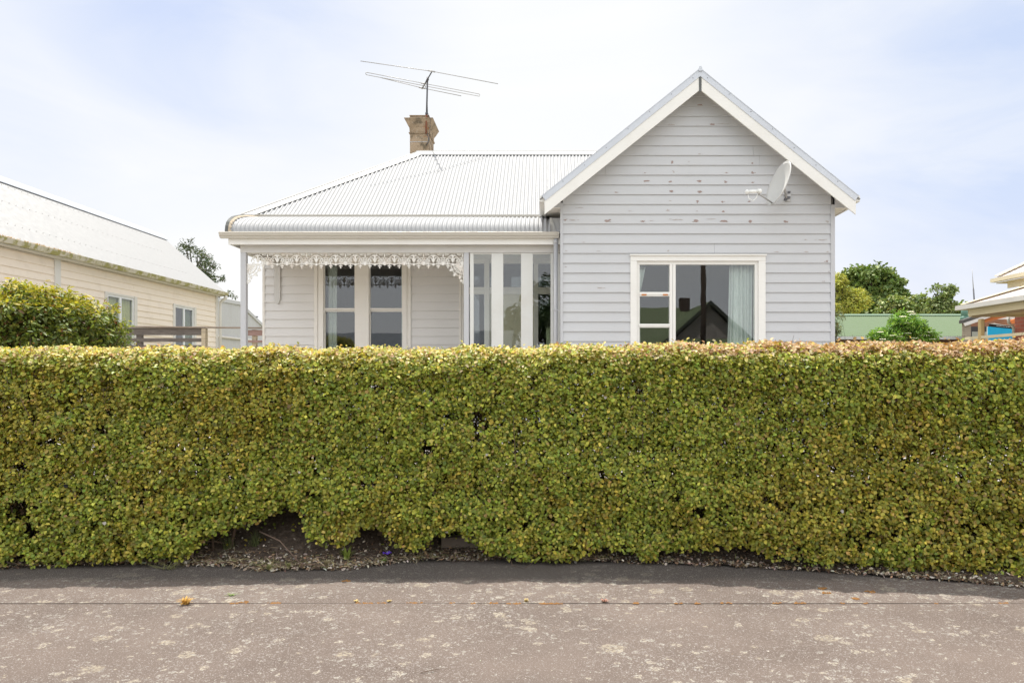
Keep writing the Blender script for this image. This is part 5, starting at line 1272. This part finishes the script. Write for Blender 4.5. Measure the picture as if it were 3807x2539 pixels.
    # upper roof
    X2, Y2 = 11.05, 19.27; Z2 = ZZ(1037, Y2); s2 = .6; Y2b = Y2
    mb = MB(); n3 = Vector((-s2, 0, 1)).normalized()
    corrugated(mb, near - oy, Y2b - oy - .02, lambda u: [((X2 - ox + .05 + k * min(3, max(0., Y2b - oy - u)), u, Z2 - oz + .03 + s2 * k * min(3, max(0., Y2b - oy - u))), n3) for k in (0, .5, 1)], du=.0762 / 5)
    ur = mb.build('upper_roof', cream, BH, True)
    mb = MB(); a, b = Vector((X2 - ox + .03, Y2b - oy, Z2 - oz + .06)), Vector((X2 - ox + 3, Y2b - oy - 3, Z2 - oz + 3 * s2 + .06)); v = [a, b, b + Vector((0, -.25, 0)), a + Vector((0, -.25, 0))]; up = Vector((0, 0, .02))
    mb.add(v + [q + up for q in v], [(0, 3, 2, 1), (4, 5, 6, 7), (0, 1, 5, 4), (1, 2, 6, 5), (2, 3, 7, 6), (3, 0, 4, 7)]); mb.build('hip_cap', trim, ur)
    b_('gutter', trim, X2 - .05, X2 + .07, near, Y2 + .05, Z2 - .09, Z2 + .0); b_('fascia', trim, X2 + .2, X2 + .23, near, Y2 - .25, Z2 - .26, Z2 - .09)
    b_('soffit', trim, X2 + .07, 15.5, near, Y2, Z2 - .12, Z2 - .1)
    b_('wall', BRK, X2 + .62, 15.5, near, Y2 - .55, 3.0, Z2 - .12, label='brick upper wall')
    mb = MB(); xq = XX(3783, 18.7) - ox; mb.tube([(xq, 18.55 - oy, Z2 - .1 - oz), (xq, 18.55 - oy, 3.3 - oz)], .05, 8); mb.build('downpipe', trim, BH, True)
brick_house()

CP = thing('carport', 'open carport with a dark grey roof and orange beams behind the brick house', 'carport', loc=(13.5, 24, .5))
def carport():
    ox, oy, oz = 13.5, 24, .5
    def pt(px, py, Y): v = P(px, py, Y); return (v.x - ox, v.z - oz)
    dark = metal('charcoal_roof', (.07, .066, .062), .7); wh = paint('white_barge', (.70, .66, .64), .5); org = paint('orange_beam', (.62, .17, .035), .5, .08); br = wood('brown_boards', (.30, .14, .08)); gp_ = wood('grey_post', (.34, .28, .22))
    a, b = pt(3578, 1190, 24), pt(3760, 1128, 24)
    prism('roof', dark, CP, [a, b, (b[0], b[1] - .10), (a[0], a[1] - .10)][::-1], 'y', 23.95 - oy, 24.2 - oy)
    prism('bargeboard', wh, CP, [(a[0], a[1] - .102), (b[0], b[1] - .102), (b[0], b[1] - .19), (a[0] + .05, a[1] - .19)][::-1], 'y', 23.93 - oy, 23.96 - oy)
    prism('orange_beam', org, CP, [pt(3650, 1188, 24.1), pt(3780, 1146, 24.1), pt(3780, 1170, 24.1), pt(3712, 1186, 24.1), pt(3650, 1202, 24.1)][::-1], 'y', 24.1 - oy, 24.2 - oy)
    prism('orange_beam', org, CP, [pt(3755, 1192, 25), pt(3790, 1180, 25), pt(3790, 1200, 25), pt(3760, 1204, 25)][::-1], 'y', 25 - oy, 25.1 - oy)
    prism('clear_panel', wh, CP, [pt(3707, 1187, 25.4), pt(3735, 1177, 25.4), pt(3785, 1177, 25.4), pt(3765, 1187, 25.4)][::-1], 'y', 25.4 - oy, 25.5 - oy)
    x0, z1 = pt(3588, 1200, 24); x1, _ = pt(3611, 1200, 24); box('post', gp_, CP, x0, x1, 0.02, .18, 0, z1)
    x0, z0 = pt(3608, 1400, 26); x1, z1 = pt(3800, 1170, 26); box('wall', br, CP, x0, x1, 26 - oy, 26.1 - oy, z0, z1 - .05)
    x0, z0 = pt(3612, 1400, 25.8); x1, z1 = pt(3675, 1214, 25.8); box('opening_shade_panel', plain('painted_opening_shade', (.05, .045, .045), .8), CP, x0, x1, 25.8 - oy, 25.9 - oy, z0, z1)  # solid dark panel; the shade of an opening is painted as its colour
    x0, z0 = pt(3620, 1400, 25.5); x1, z1 = pt(3675, 1233, 25.5); box('grey_panel', plain('grey_panel', (.34, .35, .31), .7), CP, x0, x1, 25.5 - oy, 25.6 - oy, z0, z1)
    x0, z1 = pt(3574, 1138, 24.9); x1, z0 = pt(3597, 1182, 24.9)
    mb = MB(); cx_ = (x0 + x1) / 2; r = (x1 - x0) / 2; mb.tube([(cx_, .9, z0 - .05), (cx_, .9, z1)], r, 16); mb.tube([(cx_, .9, z0 - .09), (cx_, .9, z0 + .05)], r * 1.25, 16); mb.tube([(cx_, .9, z1), (cx_, .9, z1 + .03)], r * 1.2, 16)
    mb.build('flue', metal('green_flue', (.10, .23, .17), .4), CP, True, 'dark green round flue on the roof edge')
carport()
wa = thing('whip_aerial', 'thin tall whip aerial standing behind the carport roof', 'aerial', loc=tuple(P(3628, 1190, 24.5)))
w0 = Vector(wa.location); mb = MB(); mb.tube([P(3628, 1200, 24.5) - w0, P(3619, 1075, 24.5) - w0], .022, 8); mb.build('mast', M['steel'], wa, True)
mb = MB(); mb.tube([P(3619, 1076, 24.5) - w0, P(3614, 1002, 24.5) - w0], [.013, .006], 6); mb.build('whip', M['alu'], wa, True)
def blue_board():
    Y = 21.0; t = thing('blue_banner', 'bright cyan banner with a black top band under the carport', 'banner', loc=tuple(P(3720, 1300, Y))); o = Vector(t.location)
    def q(px, py, dy=0.): v = P(px, py, Y) - o; return (v.x, v.z)
    mb = MB(); mb.prism([q(3674, 1214), q(3673, 1400), q(3776, 1400), q(3776, 1224)], 'y', 0, .03); mb.build('blue_sheet', plain('cyan_vinyl', (.02, .52, 1.0), .5), t)
    mb = MB(); mb.prism([q(3678, 1204), q(3677, 1213.8), q(3776, 1223.8), q(3776, 1214)], 'y', -.004, .03); mb.build('black_band', plain('black_band', (.015, .017, .02), .5), t)
    mb = MB(); mb.prism([q(3678, 1203.5), q(3697, 1201), q(3720, 1206), q(3776, 1213.5), q(3720, 1208.5)], 'y', -.006, .03); mb.build('white_edge', M['white_plastic'], t)
    mb = MB(); rnd = random.Random(3); px = 3703
    while px < 3766:
        w = rnd.uniform(1.5, 4.5); y = 1208.8 + (px - 3690) * .10; h = rnd.uniform(1.3, 2.6)
        mb.prism([q(px, y), q(px, y + h), q(px + w, y + h + .3), q(px + w, y + .3)], 'y', -.007, -.004); px += w + rnd.uniform(.8, 2.5)
    mb.build('lettering', M['white_plastic'], t, label='tiny blurred white lettering'); mb = MB(); mb.prism([q(3764, 1217), q(3764, 1220), q(3768, 1220.5), q(3768, 1217.5)], 'y', -.009, -.007); mb.build('red_mark', plain('red', (.5, .03, .05), .5), t)
    box('post', M['white_plastic'], t, q(3676, 1200)[0] - .02, q(3676, 1200)[0], .03, .06, .02, q(3676, 1214)[1])
blue_board()

# ================================================================== PLANTS AND TREES
LM = leaf_mat('tree_leaf', .25, .45, .4); LG = leaf_mat('glossy_leaf', .35, .48, .35, (1.2, 1.1, .4)); LF = leaf_mat('fresh_leaf', .35, .45, .3)
def Bl(px, py, Y, rpx, rpy, ry=None):
    c = P(px, py, Y); rx = rpx * Y / F; return (c.x, c.y, c.z, rx, ry or rx, rpy * Y / F)
# broad-leaved bush behind the hedge, left
tree('broadleaf_bush', 'dense bush with large glossy yellow green leaves behind the hedge at the far left', 'bush', (-6.0, 9.2, .5),
     [Bl(90, 1180, 9.0, 190, 118, .9), Bl(250, 1215, 9.2, 130, 118, .8), Bl(-150, 1170, 9.3, 160, 130, .8), Bl(150, 1290, 9.0, 200, 160, .8)], 430, 70, .14, (.058, .45),
     [(.20, .25, .045), (.14, .19, .04), (.27, .29, .05), (.10, .13, .035), (.17, .10, .045)], [3, 4, 1.5, 3, 1.2], LG, trunk_r=.05, seed=3, upward=.8, fill=.35, tips=[(.38, .36, .05), (.30, .32, .05), (.48, .43, .08)])
tree('small_leaf_shrub', 'fine leaved shrub with a few red tips between the large leaved bush and the fence', 'shrub', (-5.1, 9.8, .5),
     [Bl(370, 1250, 9.6, 60, 70, .4), Bl(310, 1190, 9.5, 50, 60, .35), Bl(420, 1290, 9.6, 50, 50, .3), Bl(390, 1200, 9.6, 28, 30, .2)], 110, 70, .11, (.028, .45),
     [(.12, .18, .04), (.18, .24, .05), (.28, .28, .05), (.34, .10, .06)], [4, 4, 2, .35], LF, trunk_r=.03, seed=5, upward=.4, fill=.3)
mb = MB(); sp = []
for (x0, y0, x1, y1) in ((380, 1190, 432, 1138), (395, 1180, 400, 1105), (420, 1240, 475, 1200), (400, 1150, 448, 1140)):
    a, b = P(x0, y0, 9.6), P(x1, y1, 9.6); mb.tube([a, a.lerp(b, .5) + Vector((0, 0, .03)), b], [.004, .003, .0015], 4)
    for k in range(22): sp.append(a.lerp(b, random.uniform(.15, 1)) + Vector((random.gauss(0, .015), random.gauss(0, .015), random.gauss(0, .015) + .01)))
shr = bpy.data.objects['small_leaf_shrub']; so = Vector(shr.location)
mb.v = [tuple(Vector(v) - so) for v in mb.v]; mb.build('long_shoot', TWIG, shr)
sp = np.array([list(p - so) for p in sp]); n = len(sp)
leaf_mesh('shoot_leaves', sp, RNG.normal(size=(n, 3)), RNG.normal(size=(n, 3)), np.full(n, .03), np.full(n, .013), palette(n, [(.28, .30, .06), (.42, .13, .08), (.35, .33, .07)], [3, 1.2, 2], .15), LF, shr)
# conifer behind the beige house
tree('conifer', 'dark layered conifer rising behind the white roof of the beige house', 'tree', (-18.6, 42, .5),
     [Bl(712, 925, 42, 34, 34), Bl(735, 975, 42, 48, 32), Bl(760, 1000, 42, 42, 26), Bl(680, 930, 42, 20, 12), Bl(700, 1040, 42, 90, 50), Bl(800, 1038, 42, 26, 12), Bl(850, 1100, 42, 18, 10), Bl(700, 1150, 42, 120, 70)], 190, 34, .27, (.15, .3),
     [(.05, .085, .035), (.075, .11, .04), (.11, .13, .05), (.12, .075, .04)], [4, 3, 2, .8], LM, trunk_r=.22, seed=8, upward=.2, fill=.15)
grp = 'trees beyond the green roof'
tree('golden_tree', 'yellow green feathery tree right beside the white house wall', 'tree', (16.3, 44, .5),
     [Bl(3085, 1090, 44, 40, 62), Bl(3110, 1060, 44, 26, 34), Bl(3150, 1130, 44, 62, 50), Bl(3175, 1105, 44, 32, 22), Bl(3100, 1160, 44, 80, 40)], 160, 80, .38, (.16, .35),
     [(.42, .43, .09), (.52, .50, .10), (.28, .33, .08)], [4, 3, 2], LF, grp, trunk_r=.2, seed=11, fill=.3)
tree('maple_tree', 'largest dark green round tree behind the green roof', 'tree', (19.5, 50, .5),
     [Bl(3235, 1075, 50, 85, 78), Bl(3190, 1050, 50, 42, 48), Bl(3290, 1080, 50, 58, 50), Bl(3330, 1120, 50, 42, 42), Bl(3240, 1150, 50, 110, 50)], 330, 75, .5, (.24, .7),
     [(.13, .20, .05), (.18, .25, .065), (.26, .32, .09)], [4, 4, 2], LM, grp, trunk_r=.35, seed=12, fill=.2)
tree('broadleaf_tree', 'middle sized green tree just right of the largest round tree', 'tree', (23.5, 47, .5),
     [Bl(3340, 1155, 47, 55, 46), Bl(3400, 1145, 47, 50, 38), Bl(3440, 1165, 47, 45, 34), Bl(3310, 1175, 47, 40, 34)], 190, 60, .42, (.2, .7),
     [(.19, .26, .08), (.26, .32, .10), (.34, .36, .13)], [4, 3, 2], LM, grp, trunk_r=.2, seed=13, fill=.2)
tree('sparse_tree', 'sparse branching tree standing clear of the others against the sky', 'tree', (23.8, 45, .5),
     [Bl(3495, 1115, 45, 26, 30), Bl(3485, 1080, 45, 16, 14), Bl(3528, 1080, 45, 12, 14), Bl(3480, 1150, 45, 44, 30), Bl(3530, 1135, 45, 12, 14)], 95, 42, .32, (.17, .6),
     [(.18, .24, .08), (.26, .31, .12)], [3, 2], LM, grp, trunk_r=.14, seed=14, fill=.3)
tree('low_tree', 'low green tree behind the flue at the right end of the green roof', 'tree', (26.5, 46, .5),
     [Bl(3560, 1165, 46, 40, 26), Bl(3620, 1170, 46, 40, 24), Bl(3680, 1170, 46, 40, 24)], 90, 55, .4, (.2, .65),
     [(.16, .23, .06), (.22, .28, .08)], [3, 2], LM, grp, trunk_r=.12, seed=15, fill=.2)
tree('elder_shrub', 'bright green elder shrub with flat cream flower heads in front of the green roof', 'shrub', (9.15, 20, .5),
     [Bl(3370, 1225, 20, 70, 55, .5), Bl(3355, 1185, 20, 26, 28, .25), Bl(3285, 1255, 20, 42, 26, .3), Bl(3440, 1245, 20, 48, 34, .3), Bl(3420, 1210, 20, 26, 18, .2)], 150, 48, .15, (.085, .36),
     [(.18, .34, .06), (.24, .42, .07), (.32, .48, .10), (.12, .22, .06)], [3, 4, 2, 2], LF, trunk_r=.03, seed=16, upward=.5, fill=.3, droop=.4)
mb = MB(); el = bpy.data.objects['elder_shrub']; eo = Vector(el.location); rnd = random.Random(6)
for px, py in ((3385, 1160), (3392, 1168), (3355, 1178), (3318, 1248), (3344, 1252), (3433, 1248), (3453, 1248), (3272, 1235), (3400, 1258), (3375, 1240), (3300, 1270), (3465, 1262), (3376, 1202), (3282, 1262), (3447, 1236)):
    c = P(px, py, 19.55 + rnd.uniform(0, .2)) - eo
    for k in range(26):
        a, r = rnd.uniform(0, 6.28), .085 * math.sqrt(rnd.random()); x, y, z = c.x + r * math.cos(a), c.y + r * math.sin(a), c.z + rnd.uniform(-.006, .012); s_ = rnd.uniform(.008, .015)
        mb.add([(x - s_, y - s_, z), (x + s_, y - s_, z + .003), (x + s_, y + s_, z), (x - s_, y + s_, z + .004), (x, y, z + s_)], [(0, 1, 4), (1, 2, 4), (2, 3, 4), (3, 0, 4)])
mb.build('flower_heads', plain('elder_flower', (.74, .70, .52), .8), el)
tree('young_gum', 'thin weeping sapling with grey green leaves just past the right corner of the white house', 'tree', (6.25, 17.2, .5),
     [Bl(3100, 1165, 17.2, 34, 14, .2), Bl(3130, 1175, 17.2, 14, 12, .1), Bl(3095, 1215, 17.2, 22, 34, .2), Bl(3145, 1185, 17.2, 8, 8, .1), Bl(3085, 1245, 17.2, 30, 20, .2)], 46, 26, .09, (.07, .18),
     [(.16, .19, .08), (.30, .29, .07), (.12, .15, .08)], [3, 1.5, 2], LF, trunk_r=.02, seed=17, upward=.1, fill=.4, droop=1.)

# ================================================================== ACROSS THE STREET (mirrored in the windows)
def street_house():
    t = thing('green_roofed_house', 'gabled house with a dark green iron roof across the street, mirrored in the gable window', 'house', loc=(9.5, -20, 0))
    gr = metal('dark_green_iron', (.20, .25, .13), .6); wl = paint('pinkish_wall', (.42, .38, .36), .6); dk = paint('dark_barge', (.08, .09, .07), .5)
    gx, gz, hw, ezz = -.2, 5.65, 3.0, 3.0; yf = 2.6
    mb = MB(); mb.box(gx - 2.5, gx + 2.5, -4, yf - .3, 0, ezz); mb.prism([(gx - 2.5, ezz), (gx + 2.5, ezz), (gx, gz - .25)], 'y', -4, yf - .3); mb.box(-9, gx - 2.5, -5, -.5, 0, 3.1); mb.build('wall', wl, t)
    for s in (-1, 1):
        mb = MB(); n = Vector((s * (gz - ezz), 0, hw)).normalized()
        corrugated(mb, -6, yf, lambda u, s=s, n=n: [((gx + s * hw * k, u, gz - (gz - ezz) * k), n) for k in (0, 1)], du=.0762 / 4); mb.build('gable_roof', gr, t, True)
        prism('bargeboard', dk, t, [(gx, gz + .02), (gx + s * hw, ezz + .02), (gx + s * hw, ezz - .2), (gx, gz - .22)][::(1 if s < 0 else -1)], 'y', yf, yf + .03)
    mb = MB(); n = Vector((0, .62, 1)).normalized()
    corrugated(mb, -9.5, gx - .2, lambda u: [((u, .6 - 4.0 * k, 3.0 + 2.75 * k), n) for k in (0, 1)], du=.0762 / 4); mb.build('main_roof', gr, t, True)
    box('chimney', plain('dark_chimney', (.10, .07, .06), .9), t, -.95, -.35, -3.6, -3.0, 4.5, 6.35)
    mb = MB(); n = Vector((0, .5, 1)).normalized(); corrugated(mb, -1.8, 3.2, lambda u: [((u, yf + 1.6 - 1.6 * k, 2.75 + .75 * k), n) for k in (0, 1)], du=.0762 / 4); mb.build('porch_roof', gr, t, True)
    for x in (-1.7, .8, 3.1): box('porch_post', wl, t, x, x + .12, yf + 1.4, yf + 1.52, 0, 2.78)
    box('window', GLASS, t, -1.6, 1.2, yf - .3, yf - .29, 1, 2.4)
    t2 = thing('grey_roofed_house', 'low house with a blue grey iron roof across the street, mirrored in the veranda glass', 'house', loc=(-8, -20, 0))
    g2 = metal('blue_grey_iron', (.20, .22, .25), .5)
    mb = MB(); mb.box(-6, 5.4, -4, 2.4, 0, 2.7); mb.build('wall', paint('white_wall', (.6, .6, .58), .6), t2)
    mb = MB(); n = Vector((0, .4, 1)).normalized(); corrugated(mb, -6.6, 6.0, lambda u: [((u, 3 - 3.8 * k, 2.7 + 1.5 * k), n) for k in (0, 1)], du=.0762 / 4); mb.build('roof', g2, t2, True)
    mb = MB(); mb.prism([(-.8, 4.2), (-5, 2.6), (-5, 2.55), (-.8, 4.15)], 'x', -6.6, 6); mb.build('rear_roof', g2, t2)
    box('gutter', M['trim'], t2, -6.6, 6, 3, 3.12, 2.58, 2.7)
    p = thing('power_pole', 'tall brown timber power pole at the kerb, mirrored in the gable window', 'pole', loc=(XX(2614, 31.6), -5.0 - 3.75, -.01))
    D = 2 * 13.33 + 8.75; p.location.x = XX(2614, D)
    mb = MB(); mb.tube([(0, 0, 0), (0, 0, 9)], [.135, .11], 12); mb.build('shaft', wood('pole_wood', (.10, .07, .05)), p, True)
    mb = MB(); mb.box(-1.1, 1.1, -.16, -.06, 8.2, 8.3); mb.build('crossarm', wood('arm_wood', (.12, .09, .07)), p)
    tree('street_tree', 'dark leafy tree across the street, mirrored in the right pane of the glazed screen', 'tree', (1.6, -24, 0),
         [(1.2, -24, 5.2, 2.6, 2.6, 2.6), (-.6, -24, 4.0, 2.2, 2, 1.8), (2.4, -24, 4.2, 2.4, 2, 2.4)], 90, 60, .7, (.32, .6), [(.05, .09, .03), (.08, .12, .04)], [2, 1], LM, trunk_r=.25, seed=19)
street_house()
